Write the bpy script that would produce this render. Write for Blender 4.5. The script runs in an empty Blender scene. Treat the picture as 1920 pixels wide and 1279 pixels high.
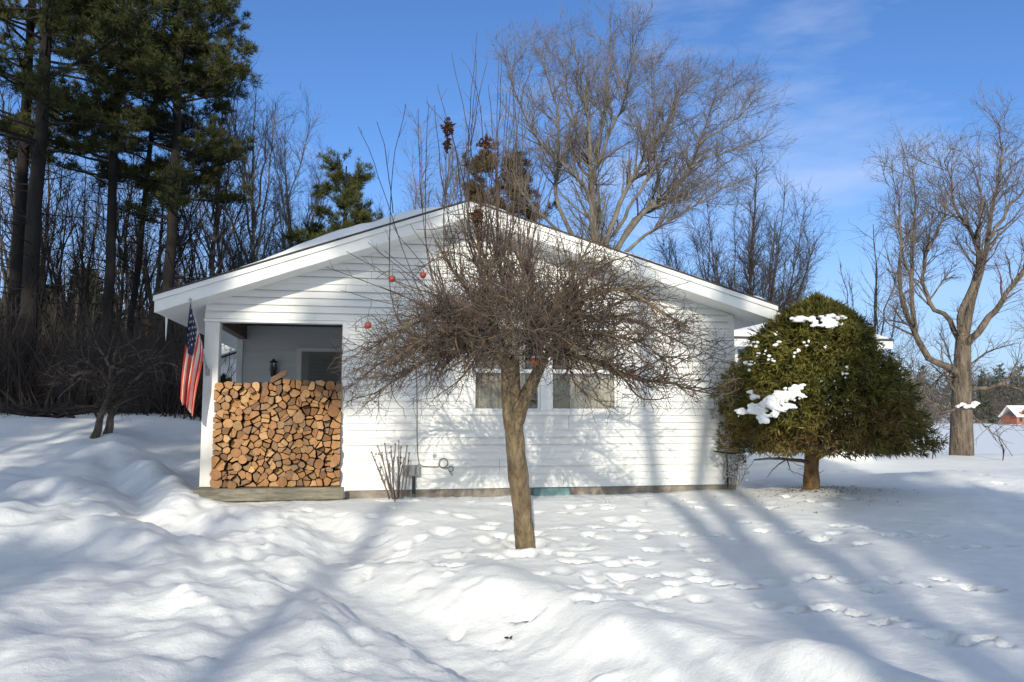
import bpy, bmesh, math
import numpy as np
from mathutils import Vector

rng = np.random.default_rng(11)
SC = bpy.context.scene
COL = SC.collection
R = math.radians

# ------------------------------------------------------------------ camera
F = 1464.0; THETA = R(10.07); PITCH = math.atan(135 / F); CAMZ = 1.05
vF = np.array([math.sin(THETA) * math.cos(PITCH), math.cos(THETA) * math.cos(PITCH), math.sin(PITCH)])
vR = np.array([math.cos(THETA), -math.sin(THETA), 0.0])
vU = np.cross(vR, vF)
CAM = np.array([0.0, 0.0, CAMZ])

def ray(u, v): return vF + vR * ((u - 960) / F) + vU * ((639.5 - v) / F)
def atD(u, v, d): return CAM + ray(u, v) * d               # surveyed point at distance d along the view
def atY(u, v, y):
    r = ray(u, v); return CAM + r * (y / r[1])
def atZ(u, v, z):
    r = ray(u, v); return CAM + r * ((z - CAMZ) / r[2])
def proj(P):
    q = np.asarray(P) - CAM
    d = q @ vF
    return 960 + F * (q @ vR) / d, 639.5 - F * (q @ vU) / d

cam_d = bpy.data.cameras.new('camera'); cam = bpy.data.objects.new('camera', cam_d); COL.objects.link(cam)
cam_d.sensor_width = 36; cam_d.lens = F / 1920 * 36; cam_d.clip_start = .05; cam_d.clip_end = 4000
cam.location = CAM; cam.rotation_euler = (R(90) + PITCH, 0, -THETA)
SC.camera = cam

# ------------------------------------------------------------------ materials
class N:
    def __init__(s, name):
        s.m = bpy.data.materials.new(name); s.m.use_nodes = True
        s.t = s.m.node_tree; s.n = s.t.nodes; s.b = s.n['Principled BSDF']
    def new(s, typ, **kw):
        n = s.n.new(typ)
        for k, v in kw.items():
            if k in n.inputs.keys(): n.inputs[k].default_value = v
            else: setattr(n, k, v)
        return n
    def link(s, a, b): s.t.links.new(a, b)
    def coord(s, kind='Object', scale=(1, 1, 1)):
        t = s.new('ShaderNodeTexCoord'); m = s.new('ShaderNodeMapping'); m.inputs['Scale'].default_value = scale
        s.link(t.outputs[kind], m.inputs['Vector']); return m.outputs['Vector']
    def noise(s, vec, scale, detail=3, rough=.5):
        n = s.new('ShaderNodeTexNoise'); n.inputs['Scale'].default_value = scale; n.inputs['Detail'].default_value = detail
        n.inputs['Roughness'].default_value = rough
        s.link(vec, n.inputs['Vector']); return n.outputs['Fac']
    def ramp(s, fac, stops):
        r = s.new('ShaderNodeValToRGB'); e = r.color_ramp.elements
        while len(e) < len(stops): e.new(.5)
        for el, (p, c) in zip(e, stops): el.position = p; el.color = (*c, 1)
        s.link(fac, r.inputs['Fac']); return r.outputs['Color']
    def mix(s, fac, a, b, mode='MIX'):
        m = s.new('ShaderNodeMix', data_type='RGBA', blend_type=mode)
        for sock, val in ((m.inputs[0], fac), (m.inputs[6], a), (m.inputs[7], b)):
            if hasattr(val, 'is_output'): s.link(val, sock)
            elif isinstance(val, tuple): sock.default_value = (*val, 1)
            else: sock.default_value = val
        return m.outputs[2]
    def bump(s, h, strength, dist):
        b = s.new('ShaderNodeBump'); b.inputs['Strength'].default_value = strength; b.inputs['Distance'].default_value = dist
        s.link(h, b.inputs['Height']); s.link(b.outputs['Normal'], s.b.inputs['Normal'])
    def base(s, c):
        if isinstance(c, tuple): s.b.inputs['Base Color'].default_value = (*c, 1)
        else: s.link(c, s.b.inputs['Base Color'])
    def rough(s, r): s.b.inputs['Roughness'].default_value = r

def noisy(name, c1, c2, scale=8, rough=.7, bump=0, bscale=30, bdist=.01, sc=(1, 1, 1), detail=4, per_obj=0.0, spec=None):
    k = N(name); v = k.coord('Object', sc)
    f = k.noise(v, scale, detail, .6)
    c = k.ramp(f, [(.32, c1), (.68, c2)])
    if per_obj:
        oi = k.new('ShaderNodeObjectInfo'); h = k.new('ShaderNodeHueSaturation')
        mr = k.new('ShaderNodeMapRange'); mr.inputs['To Min'].default_value = 1 - per_obj; mr.inputs['To Max'].default_value = 1 + per_obj
        k.link(oi.outputs['Random'], mr.inputs['Value']); k.link(mr.outputs['Result'], h.inputs['Value']); k.link(c, h.inputs['Color'])
        c = h.outputs['Color']
    k.base(c); k.rough(rough)
    if spec is not None: k.b.inputs['Specular IOR Level'].default_value = spec
    if bump: k.bump(k.noise(v, bscale, 4, .6), bump, bdist)
    return k.m

M = {}
def snow_mat():
    k = N('snow'); v = k.coord('Object')
    big = k.noise(v, .9, 4, .55)
    k.base(k.ramp(big, [(.3, (.81, .82, .82)), (.7, (.87, .875, .865))])); k.rough(.55)
    k.b.inputs['Specular IOR Level'].default_value = .25
    n1 = k.noise(v, 10, 7, .68); n2 = k.noise(v, 90, 4, .7)
    a = k.new('ShaderNodeMath', operation='MULTIPLY_ADD'); k.link(n2, a.inputs[0]); a.inputs[1].default_value = .22; k.link(n1, a.inputs[2])
    k.bump(a.outputs[0], .5, .032)
    return k.m
M['snow'] = snow_mat()
M['siding'] = noisy('white_vinyl', (.74, .74, .72), (.82, .82, .80), 1.5, .45, .05, 60, .004, (.4, 1, 3), spec=.3)
M['trim'] = noisy('white_trim', (.74, .74, .72), (.82, .82, .79), 2.5, .45, .06, 40, .004)
M['post'] = noisy('painted_post', (.60, .58, .54), (.80, .79, .76), 5, .55, .15, 30, .006, (1, 1, .25))
M['shingle'] = noisy('asphalt_shingle', (.03, .03, .032), (.075, .07, .068), 30, .9, .4, 60, .01)
M['beam'] = noisy('raw_beam', (.10, .075, .055), (.19, .145, .11), 8, .8, .2, 20, .01, (4, .4, 4))
M['ceiling'] = noisy('porch_ceiling', (.34, .32, .30), (.48, .46, .44), 5, .7, .2, 12, .02, (6, .5, 1))
M['concrete'] = noisy('concrete', (.16, .14, .12), (.33, .29, .24), 5, .9, .3, 30, .01)
M['deck'] = noisy('weathered_deck', (.11, .10, .075), (.26, .235, .18), 9, .85, .3, 20, .01, (.5, 3, 3))
M['teal'] = noisy('teal_panel', (.09, .19, .20), (.16, .27, .28), 8, .6)
M['curtain'] = noisy('beige_curtain', (.36, .31, .25), (.50, .44, .37), 4, .9, sc=(6, 6, .4))
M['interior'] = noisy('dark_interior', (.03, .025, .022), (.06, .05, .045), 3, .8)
M['black'] = noisy('black_metal', (.012, .012, .013), (.03, .03, .03), 8, .45)
M['cable'] = noisy('grey_cable', (.05, .05, .05), (.11, .11, .11), 8, .6)
M['meter'] = noisy('grey_box', (.20, .20, .20), (.34, .34, .33), 9, .5, .1)
M['door'] = noisy('storm_door', (.09, .09, .09), (.14, .14, .135), 6, .35)
M['blind'] = noisy('blind', (.13, .13, .125), (.2, .2, .19), 3, .6, sc=(1, 1, 12))
M['greywall'] = noisy('white_clapboard', (.66, .67, .68), (.76, .77, .77), 2, .6)
M['ice'] = noisy('ice', (.75, .80, .86), (.88, .91, .95), 8, .15)
M['pole'] = noisy('metal_pole', (.32, .31, .30), (.46, .45, .44), 6, .35)
M['flag_red'] = noisy('flag_red', (.50, .045, .03), (.62, .075, .04), 6, .8)
M['flag_white'] = noisy('flag_white', (.70, .66, .60), (.80, .76, .70), 6, .8)
M['flag_blue'] = noisy('flag_blue', (.012, .018, .06), (.02, .028, .09), 6, .8)
M['apple'] = noisy('withered_apple', (.17, .022, .015), (.36, .05, .03), 22, .45, .3, 40, .004)
M['orange_apple'] = noisy('orange_apple', (.62, .12, .025), (.80, .22, .05), 18, .45, .2, 40, .004)
M['dark_apple'] = noisy('dark_apple', (.05, .015, .012), (.12, .03, .02), 22, .6, .3, 40, .004)
M['deadleaf'] = noisy('dead_leaves', (.05, .022, .012), (.15, .062, .028), 25, .8)
M['apple_bark'] = noisy('apple_bark', (.085, .060, .035), (.27, .20, .115), 12, .9, 1.0, 30, .05, (1, 1, .45), detail=6)
M['twig'] = noisy('apple_twig', (.040, .028, .022), (.135, .095, .072), 5, .8)
M['maple_bark'] = noisy('maple_bark', (.085, .074, .058), (.24, .205, .16), 3, .9, .6, 18, .04, (1, 1, .4), detail=6)
M['maple_twig'] = noisy('maple_twig', (.08, .066, .057), (.17, .14, .12), 1.5, .85)
M['grey_bark'] = noisy('grey_bark', (.045, .036, .028), (.25, .195, .145), 9, .9, 1.0, 20, .09, (1, 1, .22), detail=6)
M['dark_bark'] = noisy('dark_bark', (.022, .018, .015), (.085, .066, .054), 3, .9, .4, 14, .04, (1, 1, .4), per_obj=.35)
M['pine_bark'] = noisy('pine_bark', (.005, .0045, .004), (.022, .017, .014), 3, .95, .9, 12, .05, (1, 1, .3), detail=6)
M['needles'] = noisy('pine_needles', (.024, .033, .011), (.095, .098, .030), .9, .75, per_obj=.22, spec=.2)
M['needles_red'] = noisy('winter_needles', (.075, .060, .026), (.14, .10, .05), 1.2, .75, spec=.2)
M['spruce'] = noisy('spruce_needles', (.018, .03, .014), (.045, .06, .025), 1, .8, spec=.2)
M['yew'] = noisy('yew_foliage', (.024, .034, .008), (.20, .175, .036), 5.0, .7, spec=.25)
M['yew_dead'] = noisy('yew_dead', (.075, .052, .018), (.18, .118, .040), 5, .8, spec=.2)
M['yew_bark'] = noisy('yew_bark', (.11, .06, .025), (.28, .17, .07), 10, .9, .6, 40, .02, (1, 1, .4))
M['brush'] = noisy('brushwood', (.017, .013, .011), (.050, .036, .031), .7, .9)
M['far_tree'] = noisy('far_trees', (.055, .045, .038), (.105, .09, .075), .12, .9)
M['far_pine'] = noisy('far_pines', (.028, .038, .022), (.06, .068, .04), .12, .9)
M['redwood'] = noisy('cottage_red', (.30, .10, .06), (.42, .15, .09), .8, .8)
M['brownbox'] = noisy('brown_box', (.05, .03, .02), (.12, .075, .05), 6, .8, sc=(1, 1, 6))
M['stem'] = noisy('shrub_stem', (.14, .10, .08), (.29, .215, .17), 12, .8)

def wood_end():
    k = N('log_end'); v = k.coord('Object')
    oi = k.new('ShaderNodeObjectInfo')
    c = k.ramp(oi.outputs['Random'], [(0, (.17, .085, .04)), (.16, (.47, .26, .11)), (.30, (.32, .155, .065)), (.46, (.60, .37, .18)), (.58, (.15, .09, .055)),
                                      (.70, (.45, .23, .095)), (.86, (.26, .17, .105)), (1, (.54, .31, .135))])
    t = k.new('ShaderNodeVectorMath', operation='ADD'); k.link(v, t.inputs[0])
    cmb = k.new('ShaderNodeCombineXYZ'); k.link(oi.outputs['Random'], cmb.inputs[0]); k.link(oi.outputs['Random'], cmb.inputs[2])
    k.link(cmb.outputs[0], t.inputs[1])
    w = k.new('ShaderNodeTexWave', wave_type='RINGS', rings_direction='Y'); w.inputs['Scale'].default_value = 26; w.inputs['Distortion'].default_value = 2.5
    k.link(t.outputs[0], w.inputs['Vector'])
    n = k.noise(t.outputs[0], 22, 4, .65)
    c = k.mix(.55, c, k.ramp(n, [(.3, (.45, .40, .36)), (.7, (1.15, 1.1, 1.05))]), 'MULTIPLY')
    c = k.mix(.22, c, k.ramp(w.outputs['Fac'], [(.2, (.55, .5, .45)), (.8, (1.1, 1.1, 1.1))]), 'MULTIPLY')
    k.base(c); k.rough(.85); k.bump(n, .5, .01)
    return k.m
M['log_end'] = wood_end()
M['log_side'] = noisy('log_bark', (.035, .022, .015), (.11, .065, .038), 14, .95, .6, 40, .01, (3, .4, 3), per_obj=.3)

def glass_mat():
    k = N('window_glass'); out = k.n['Material Output']
    g = k.new('ShaderNodeBsdfGlossy'); g.inputs['Roughness'].default_value = .03; g.inputs['Color'].default_value = (.9, .93, .95, 1)
    t = k.new('ShaderNodeBsdfTransparent'); t.inputs['Color'].default_value = (.86, .88, .86, 1)
    mx = k.new('ShaderNodeMixShader'); mx.inputs[0].default_value = .09
    k.link(t.outputs[0], mx.inputs[1]); k.link(g.outputs[0], mx.inputs[2]); k.link(mx.outputs[0], out.inputs['Surface'])
    return k.m
M['glass'] = glass_mat()

# ------------------------------------------------------------------ mesh helpers
class MB:
    def __init__(s): s.V = []; s.Fc = []; s.nv = 0
    def add(s, V, faces, mi=0):
        V = np.asarray(V, float).reshape(-1, 3)
        faces = np.asarray(faces, np.int64)
        s.V.append(V); s.Fc.append((faces + s.nv, mi)); s.nv += len(V)
    def poly(s, V, mi=0):
        V = np.asarray(V, float); s.add(V, [list(range(len(V)))], mi)
    def box(s, x0, x1, y0, y1, z0, z1, mi=0, bev=0):
        b = min(bev, (x1 - x0) * .4, (y1 - y0) * .4, (z1 - z0) * .4) if bev else 0
        if not b:
            V = [(x, y, z) for z in (z0, z1) for y in (y0, y1) for x in (x0, x1)]
            s.add(V, [(0, 2, 3, 1), (4, 5, 7, 6), (0, 1, 5, 4), (2, 6, 7, 3), (0, 4, 6, 2), (1, 3, 7, 5)], mi); return
        bm = bmesh.new(); bmesh.ops.create_cube(bm, size=1)
        for v in bm.verts:
            v.co = Vector((x0 + (v.co.x + .5) * (x1 - x0), y0 + (v.co.y + .5) * (y1 - y0), z0 + (v.co.z + .5) * (z1 - z0)))
        bmesh.ops.bevel(bm, geom=list(bm.edges), offset=b, segments=2, affect='EDGES', profile=.5)
        s.bm(bm, mi)
    def bm(s, bm, mi=0):
        bm.verts.ensure_lookup_table(); bm.verts.index_update()
        V = np.array([v.co[:] for v in bm.verts]); g = {}
        for f in bm.faces: g.setdefault(len(f.verts), []).append([v.index for v in f.verts])
        base = s.nv; s.V.append(V); s.nv += len(V)
        for k, fs in g.items(): s.Fc.append((np.array(fs, np.int64) + base, mi))
        bm.free()
    def prism_y(s, prof, y0, y1, mi=0):
        n = len(prof); V = [(x, y0, z) for x, z in prof] + [(x, y1, z) for x, z in prof]
        base = s.nv; s.V.append(np.array(V, float)); s.nv += 2 * n
        s.Fc.append((np.array([list(range(n))], np.int64) + base, mi)); s.Fc.append((np.array([list(range(2 * n - 1, n - 1, -1))], np.int64) + base, mi))
        s.Fc.append((np.array([(i, i + n, (i + 1) % n + n, (i + 1) % n) for i in range(n)], np.int64) + base, mi))
    def build(s, name, mats, parent=None, smooth=False):
        me = bpy.data.meshes.new(name)
        V = np.concatenate(s.V) if s.V else np.zeros((0, 3))
        tot = [np.full(len(f), f.shape[1]) for f, _ in s.Fc]; idx = [f.ravel() for f, _ in s.Fc]; mi = [np.full(len(f), m) for f, m in s.Fc]
        tot = np.concatenate(tot); idx = np.concatenate(idx); mi = np.concatenate(mi)
        me.vertices.add(len(V)); me.vertices.foreach_set('co', V.astype(np.float32).ravel())
        me.loops.add(len(idx)); me.loops.foreach_set('vertex_index', idx.astype(np.int32))
        me.polygons.add(len(tot)); st = np.concatenate([[0], np.cumsum(tot)[:-1]])
        me.polygons.foreach_set('loop_start', st.astype(np.int32)); me.polygons.foreach_set('loop_total', tot.astype(np.int32))
        me.polygons.foreach_set('material_index', mi.astype(np.int32))
        me.polygons.foreach_set('use_smooth', np.full(len(tot), bool(smooth)))
        for m in (mats if isinstance(mats, (list, tuple)) else [mats]): me.materials.append(m)
        me.update(calc_edges=True); me.validate()
        o = bpy.data.objects.new(name, me); COL.objects.link(o)
        if parent is not None: o.parent = parent
        return o
    def recenter(s, p):
        p = np.asarray(p, float); s.V = [v - p for v in s.V]; return s

def tag(o, label=None, cat=None, group=None, kind=None):
    if label: o['label'] = label
    if cat: o['category'] = cat
    if group: o['group'] = group
    if kind: o['kind'] = kind
    return o
def thing(name, label, cat, loc=(0, 0, 0), group=None):
    o = bpy.data.objects.new(name, None); COL.objects.link(o); o.location = loc; o.empty_display_size = .1
    return tag(o, label, cat, group)
def copy_tree(o, parent=None):
    c = o.copy(); COL.objects.link(c); c.parent = parent
    for ch in list(o.children): copy_tree(ch, c)
    return c

def norm(a): return a / np.maximum(np.linalg.norm(a, axis=-1, keepdims=True), 1e-9)

def add_tubes(mb, P, Rr, sides=3, mi=0, cap=False):
    """P (m,n,3) polylines, Rr (m,n) radii"""
    P = np.asarray(P, float); Rr = np.asarray(Rr, float)
    if P.ndim == 2: P = P[None]; Rr = Rr[None]
    m, n, _ = P.shape
    if m == 0: return
    T = norm(np.gradient(P, axis=1))
    mean = norm(P[:, -1] - P[:, 0])
    ref = np.where(np.abs(mean[:, 2:3]) < .9, np.array([[0, 0, 1.]]), np.array([[1., 0, 0]]))
    A = norm(np.cross(T, ref[:, None, :])); B = np.cross(T, A)
    ang = np.arange(sides) * 2 * math.pi / sides
    ring = P[:, :, None, :] + Rr[:, :, None, None] * (np.cos(ang)[None, None, :, None] * A[:, :, None, :] + np.sin(ang)[None, None, :, None] * B[:, :, None, :])
    V = ring.reshape(-1, 3)
    base = (np.arange(m) * n * sides)[:, None, None]; i = (np.arange(n - 1) * sides)[None, :, None]; j = np.arange(sides)[None, None, :]; j2 = (j + 1) % sides
    Fq = np.stack([base + i + j, base + i + j2, base + i + sides + j2, base + i + sides + j], -1).reshape(-1, 4)
    mb.add(V, Fq, mi)
    if cap:
        off = mb.nv - len(V)
        for k in range(m):
            for e in (0, n - 1):
                mb.Fc.append((np.array([[off + k * n * sides + e * sides + q for q in range(sides)]], np.int64), mi))

def limb(pts, r0, r1, n=14, jit=0.0, power=1.0):
    pts = np.asarray(pts, float)
    # Catmull-Rom resample
    q = np.vstack([2 * pts[0] - pts[1], pts, 2 * pts[-1] - pts[-2]])
    seg = np.linalg.norm(np.diff(pts, axis=0), axis=1); cum = np.concatenate([[0], np.cumsum(seg)]); tt = np.linspace(0, cum[-1], n)
    out = []
    for t in tt:
        k = min(np.searchsorted(cum, t, 'right') - 1, len(pts) - 2); f = (t - cum[k]) / max(seg[k], 1e-9)
        p0, p1, p2, p3 = q[k], q[k + 1], q[k + 2], q[k + 3]
        out.append(.5 * ((2 * p1) + (-p0 + p2) * f + (2 * p0 - 5 * p1 + 4 * p2 - p3) * f * f + (-p0 + 3 * p1 - 3 * p2 + p3) * f ** 3))
    P = np.array(out)
    if jit:
        d = rng.normal(0, jit, P.shape); d[0] = 0; d = (d + np.roll(d, 1, 0)) / 2; d[0] = 0; P = P + d
    return P, r0 + (r1 - r0) * np.linspace(0, 1, n) ** power

def spawn(B, m2, L, ang, n2=5, up=0.0, wig=.15, grav=0.0, lo=.2, hi=1.0, rr=.5, rmax=1.0, rmin=.002, tip=.35, fall=.4, bias=None, flat=None, cen=None, cw=0.0):
    P, Rr = B; m, n, _ = P.shape
    ln = np.linalg.norm(np.diff(P, axis=1), axis=2).sum(1)
    i = rng.choice(m, m2, p=ln / ln.sum()); t = lo + (hi - lo) * rng.random(m2); f = t * (n - 1); k = np.minimum(f.astype(int), n - 2); w = (f - k)[:, None]
    p = P[i, k] * (1 - w) + P[i, k + 1] * w; T = norm(P[i, k + 1] - P[i, k]); r = Rr[i, k] * (1 - w[:, 0]) + Rr[i, k + 1] * w[:, 0]
    rv = rng.normal(size=(m2, 3))
    if flat is not None: rv[:, 2] *= flat
    if bias is not None: rv += bias
    side = norm(rv - (rv * T).sum(1, keepdims=True) * T)
    a = rng.uniform(ang[0], ang[1], m2)[:, None]
    d = norm(np.cos(a) * T + np.sin(a) * side + np.array([0, 0, up]) + (cw * norm(p - cen) if cen is not None else 0))
    l = rng.uniform(L[0], L[1], m2) * (1 - fall * t)
    out = [p]; step = (l / (n2 - 1))[:, None]
    for q in range(n2 - 1):
        d = norm(d + wig * rng.normal(size=(m2, 3)) + np.array([0, 0, grav])); out.append(out[-1] + d * step)
    r0 = np.maximum(np.minimum(r * rr, rmax), rmin)
    return np.stack(out, 1), r0[:, None] * np.linspace(1, tip, n2)[None, :]

def stack_limbs(ls):
    return np.stack([l[0] for l in ls]), np.stack([l[1] for l in ls])
def cat(*Bs):
    n = max(b[0].shape[1] for b in Bs); Ps = []; Rs = []
    for P, r in Bs:
        if P.shape[1] != n:
            x = np.linspace(0, P.shape[1] - 1, n); k = np.minimum(x.astype(int), P.shape[1] - 2); w = x - k
            P = P[:, k] * (1 - w)[None, :, None] + P[:, k + 1] * w[None, :, None]; r = r[:, k] * (1 - w) + r[:, k + 1] * w
        Ps.append(P); Rs.append(r)
    return np.concatenate(Ps), np.concatenate(Rs)
def keep(B, mask): return B[0][mask], B[1][mask]

def add_blades(mb, P, D, k, L, w, spread, mi=0, droop=0.0):
    """k slim leaf faces round every point P, pointing along D"""
    n = len(P)
    p = np.repeat(P, k, 0); d = np.repeat(D, k, 0)
    d = norm(d + spread * rng.normal(size=d.shape) + np.array([0, 0, -droop]))
    l = L * rng.uniform(.6, 1.25, n * k)[:, None]; s = norm(np.cross(d, rng.normal(size=d.shape))) * (w * rng.uniform(.7, 1.3, n * k)[:, None] / 2)
    V = np.stack([p - s, p + s, p + d * l * .6 + s * .8, p + d * l], 1).reshape(-1, 3)
    V = np.stack([p - s * .5, p + d * l * .45 + s, p + d * l, p + d * l * .45 - s], 1).reshape(-1, 3)
    mb.add(V, np.arange(4 * n * k).reshape(-1, 4), mi)

_h = rng.random((256, 256))
def vnoise(x, y, s):
    x = x / s + 1000; y = y / s + 1000
    xi = np.floor(x).astype(int); yi = np.floor(y).astype(int); fx = x - xi; fy = y - yi
    fx = fx ** 3 * (fx * (6 * fx - 15) + 10); fy = fy ** 3 * (fy * (6 * fy - 15) + 10)
    g = lambda a, b: _h[a % 256, b % 256]
    return (g(xi, yi) * (1 - fx) + g(xi + 1, yi) * fx) * (1 - fy) + (g(xi, yi + 1) * (1 - fx) + g(xi + 1, yi + 1) * fx) * fy - .5
def fbm(x, y, s, o=3, g=.5):
    t = 0; a = 1
    for k in range(o): t = t + a * vnoise(x * math.cos(k) - y * math.sin(k) + 31 * k, x * math.sin(k) + y * math.cos(k), s); s *= .5; a *= g
    return t
def sst(a, b, x):
    t = np.clip((x - a) / (b - a), 0, 1); return t * t * (3 - 2 * t)

def blob(mb, c, rad, seed=0, amp=.18, sub=2, mi=0):
    bm = bmesh.new(); bmesh.ops.create_icosphere(bm, subdivisions=sub, radius=1)
    r2 = np.random.default_rng(seed); ph = r2.random(9) * 6.28
    for v in bm.verts:
        x, y, z = v.co
        q = 1 + amp * (math.sin(3 * x + ph[0]) * math.sin(3.4 * y + ph[1]) + .6 * math.sin(5 * z + ph[2] + 3 * x) + .4 * math.sin(9 * y + ph[3]) * math.sin(8 * x + ph[4]))
        v.co = Vector((c[0] + x * rad[0] * q, c[1] + y * rad[1] * q, c[2] + z * rad[2] * q))
    mb.bm(bm, mi)

def dist_poly(X, Y, pl):
    best = np.full(X.shape, 1e9); side = np.zeros(X.shape); par = np.zeros(X.shape)
    acc = 0
    for a, b in zip(pl[:-1], pl[1:]):
        ab = b - a; l2 = ab @ ab; t = np.clip(((X - a[0]) * ab[0] + (Y - a[1]) * ab[1]) / l2, 0, 1)
        dx = X - a[0] - t * ab[0]; dy = Y - a[1] - t * ab[1]; d = np.hypot(dx, dy)
        m = d < best; best = np.where(m, d, best); side = np.where(m, np.sign(ab[0] * dy - ab[1] * dx), side)
        par = np.where(m, acc + t * math.sqrt(l2), par); acc += math.sqrt(l2)
    return best, side, par

# ------------------------------------------------------------------ key measures
YF, YR = 11.0, 10.5
XL, XP, XR = -2.24, -.40, 5.35
LAKE_Z = -2.4
SUN_AZ, SUN_EL = R(13.5), R(19.5)
SUND = np.array([math.sin(SUN_AZ) * math.cos(SUN_EL), math.cos(SUN_AZ) * math.cos(SUN_EL), -math.sin(SUN_EL)])

# ------------------------------------------------------------------ ground
def base_z(X, Y):
    z = -.10 - .20 * sst(10, 7.4, Y) - .14 * sst(7.6, 5, Y) - .10 * sst(5, 1.5, Y)
    hill = sst(12, 23, Y) * sst(.5, -6, X) * 1.15 + sst(24, 70, Y) * sst(14, -10, X) * 2.5
    drop = -3.6 * sst(18.2, 31, Y + .05 * X) * sst(5.5, 13, X) - 3.0 * sst(45, 80, Y) * sst(-5, 13, X)
    far = sst(212, 300, Y) * 13
    z = z + hill + drop + far + .1 * sst(14, 17, Y) * sst(7, 11, X)
    z = z - 1.5 * sst(24, 45, X) * sst(18, 6, Y)
    return z

TRENCH = np.array([atZ(u, v, -.55)[:2] for u, v in [(1500, 1420), (1180, 1290), (960, 1222), (800, 1150), (670, 1092), (560, 1040), (450, 985), (350, 930), (290, 895), (235, 872)]])
SIDEP = np.array([atZ(u, v, -.3)[:2] for u, v in [(-150, 1010), (60, 1012), (260, 1010), (430, 1000), (520, 1020)]])

def ridge(X, Y, px, zz, w, h, wob, roll=0):
    pl = np.array([atZ(u, v, zz)[:2] for u, v in px]); d, sd, par = dist_poly(X, Y, pl)
    L = np.linalg.norm(np.diff(pl, axis=0), axis=1).sum()
    e = sst(-.1, .5, par) * sst(L + .1, L - .5, par)
    return h * np.exp(-(d / w) ** 2) * (1 + wob * fbm(X + h * 40, Y, .9, 2)) * (.55 + .45 * e) * (1 + roll * vnoise(par + .4 * d, par * 0 + 3, .42))
def detail_z(X, Y):
    near = sst(24, 12, Y) * sst(-14, -8, X)
    d, side, par = dist_poly(X, Y, TRENCH)
    wob = fbm(X, Y, .8, 3); dd = d * (1 + .25 * wob)
    z = -(.14 + .08 * sst(4, 2, par)) * (1 - sst(.30, .85, dd)) * (1 - sst(-3.9, -3.1, X) * sst(9.0, 9.9, Y))
    # banks thrown up beside the path
    z = z + ridge(X, Y, [(455, 975), (500, 985), (560, 1008), (625, 1040)], -.2, .38, .15, .5, .5)
    z = z + ridge(X, Y, [(715, 1042), (850, 1062), (1000, 1095), (1200, 1142), (1400, 1188), (1600, 1232), (1800, 1275), (2000, 1320)], -.25, .36, .20, .35, .55) * (1 - .25 * sst(2.0, 4.0, X))
    z = z + ridge(X, Y, [(-120, 890), (60, 872), (150, 868), (215, 890)], -.1, .55, .24, .7)
    z = z + ridge(X, Y, [(-60, 955), (80, 945), (190, 958)], -.2, .40, .15, .8)
    z = z + ridge(X, Y, [(270, 905), (320, 930), (345, 955)], -.15, .30, .18, .6)
    z = z + ridge(X, Y, [(-100, 1050), (60, 1035), (200, 1030), (300, 1045)], -.35, .45, .16, .8)
    z = z + ridge(X, Y, [(-50, 1190), (120, 1150), (330, 1130), (520, 1150)], -.45, .55, .10, 1.2)
    z = z + ridge(X, Y, [(100, 1290), (300, 1230), (460, 1215)], -.45, .4, .10, 1.2)
    z = z - ridge(X, Y, [(-100, 1000), (120, 1000), (280, 1000), (420, 1012)], -.3, .38, .13, .6)
    z = z - ridge(X, Y, [(170, 885), (225, 935), (275, 985)], -.25, .22, .14, .5)
    z = z - ridge(X, Y, [(640, 1020), (600, 1085), (500, 1130), (400, 1200)], -.35, .30, .08, .6)
    lm = (side > 0) * sst(.4, 1.3, d) * sst(13, 11, Y)
    z = z + lm * (.10 * fbm(X, Y, 1.3, 2) + .075 * fbm(X + 7, Y, .5, 3))
    leftyard = sst(-2.2, -3.6, X) * sst(8.0, 10.0, Y) * sst(19, 15, Y)
    z = z + leftyard * (.20 * fbm(X, Y, 1.0, 3) + .05 * fbm(X, Y + 9, .3, 2) + .05)
    z = z + (.050 * fbm(X, Y, 1.6, 2) + .020 * fbm(X, Y, .42, 3)) * sst(.5, 1.2, d)
    z = z + .013 * fbm(X, Y, .33, 3) + .0055 * fbm(X, Y, .12, 3) * (1 + 2.2 * sst(.65, .35, dd) * (side <= 0) + 1.0 * sst(.65, .35, dd))
    # ploughed grain along the path, broken clods
    sd = d * np.where(side == 0, 1, side); al = fbm(par * .38 + 50, sd * 1.25, .34, 4, .55)
    pz = sst(2.6, .9, d) * sst(11.5, 10, Y) * sst(-.9, .1, sd)
    z = z + pz * (.35 + .65 * sst(.25, .7, d)) * (.085 * al - .05 * np.abs(fbm(X + 3, Y, .6, 3)))
    cl = np.clip(vnoise(X, Y, .11) - .22, 0, 1) * np.clip(vnoise(X + 5, Y, .7) + .1, 0, 1)
    z = z + .30 * cl * sst(1.5, .5, d) * sst(-.55, -.3, sd) + .20 * cl * lm
    # mound and drifts on the right
    z = z + .16 * np.exp(-(((X - 9.6) / 2.0) ** 2 + ((Y - 11.8) / 1.0) ** 2)) + .10 * np.exp(-(((X - 6.6) / 1.1) ** 2 + ((Y - 10.3) / .8) ** 2))
    # left bank at the edge of the woods
    z = z + .45 * np.exp(-((Y - 20.5 - .15 * X) / 1.3) ** 2) * sst(-6.0, -8.0, X) * (1 + .8 * fbm(X, Y, 1.2, 2))
    return z * near

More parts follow.
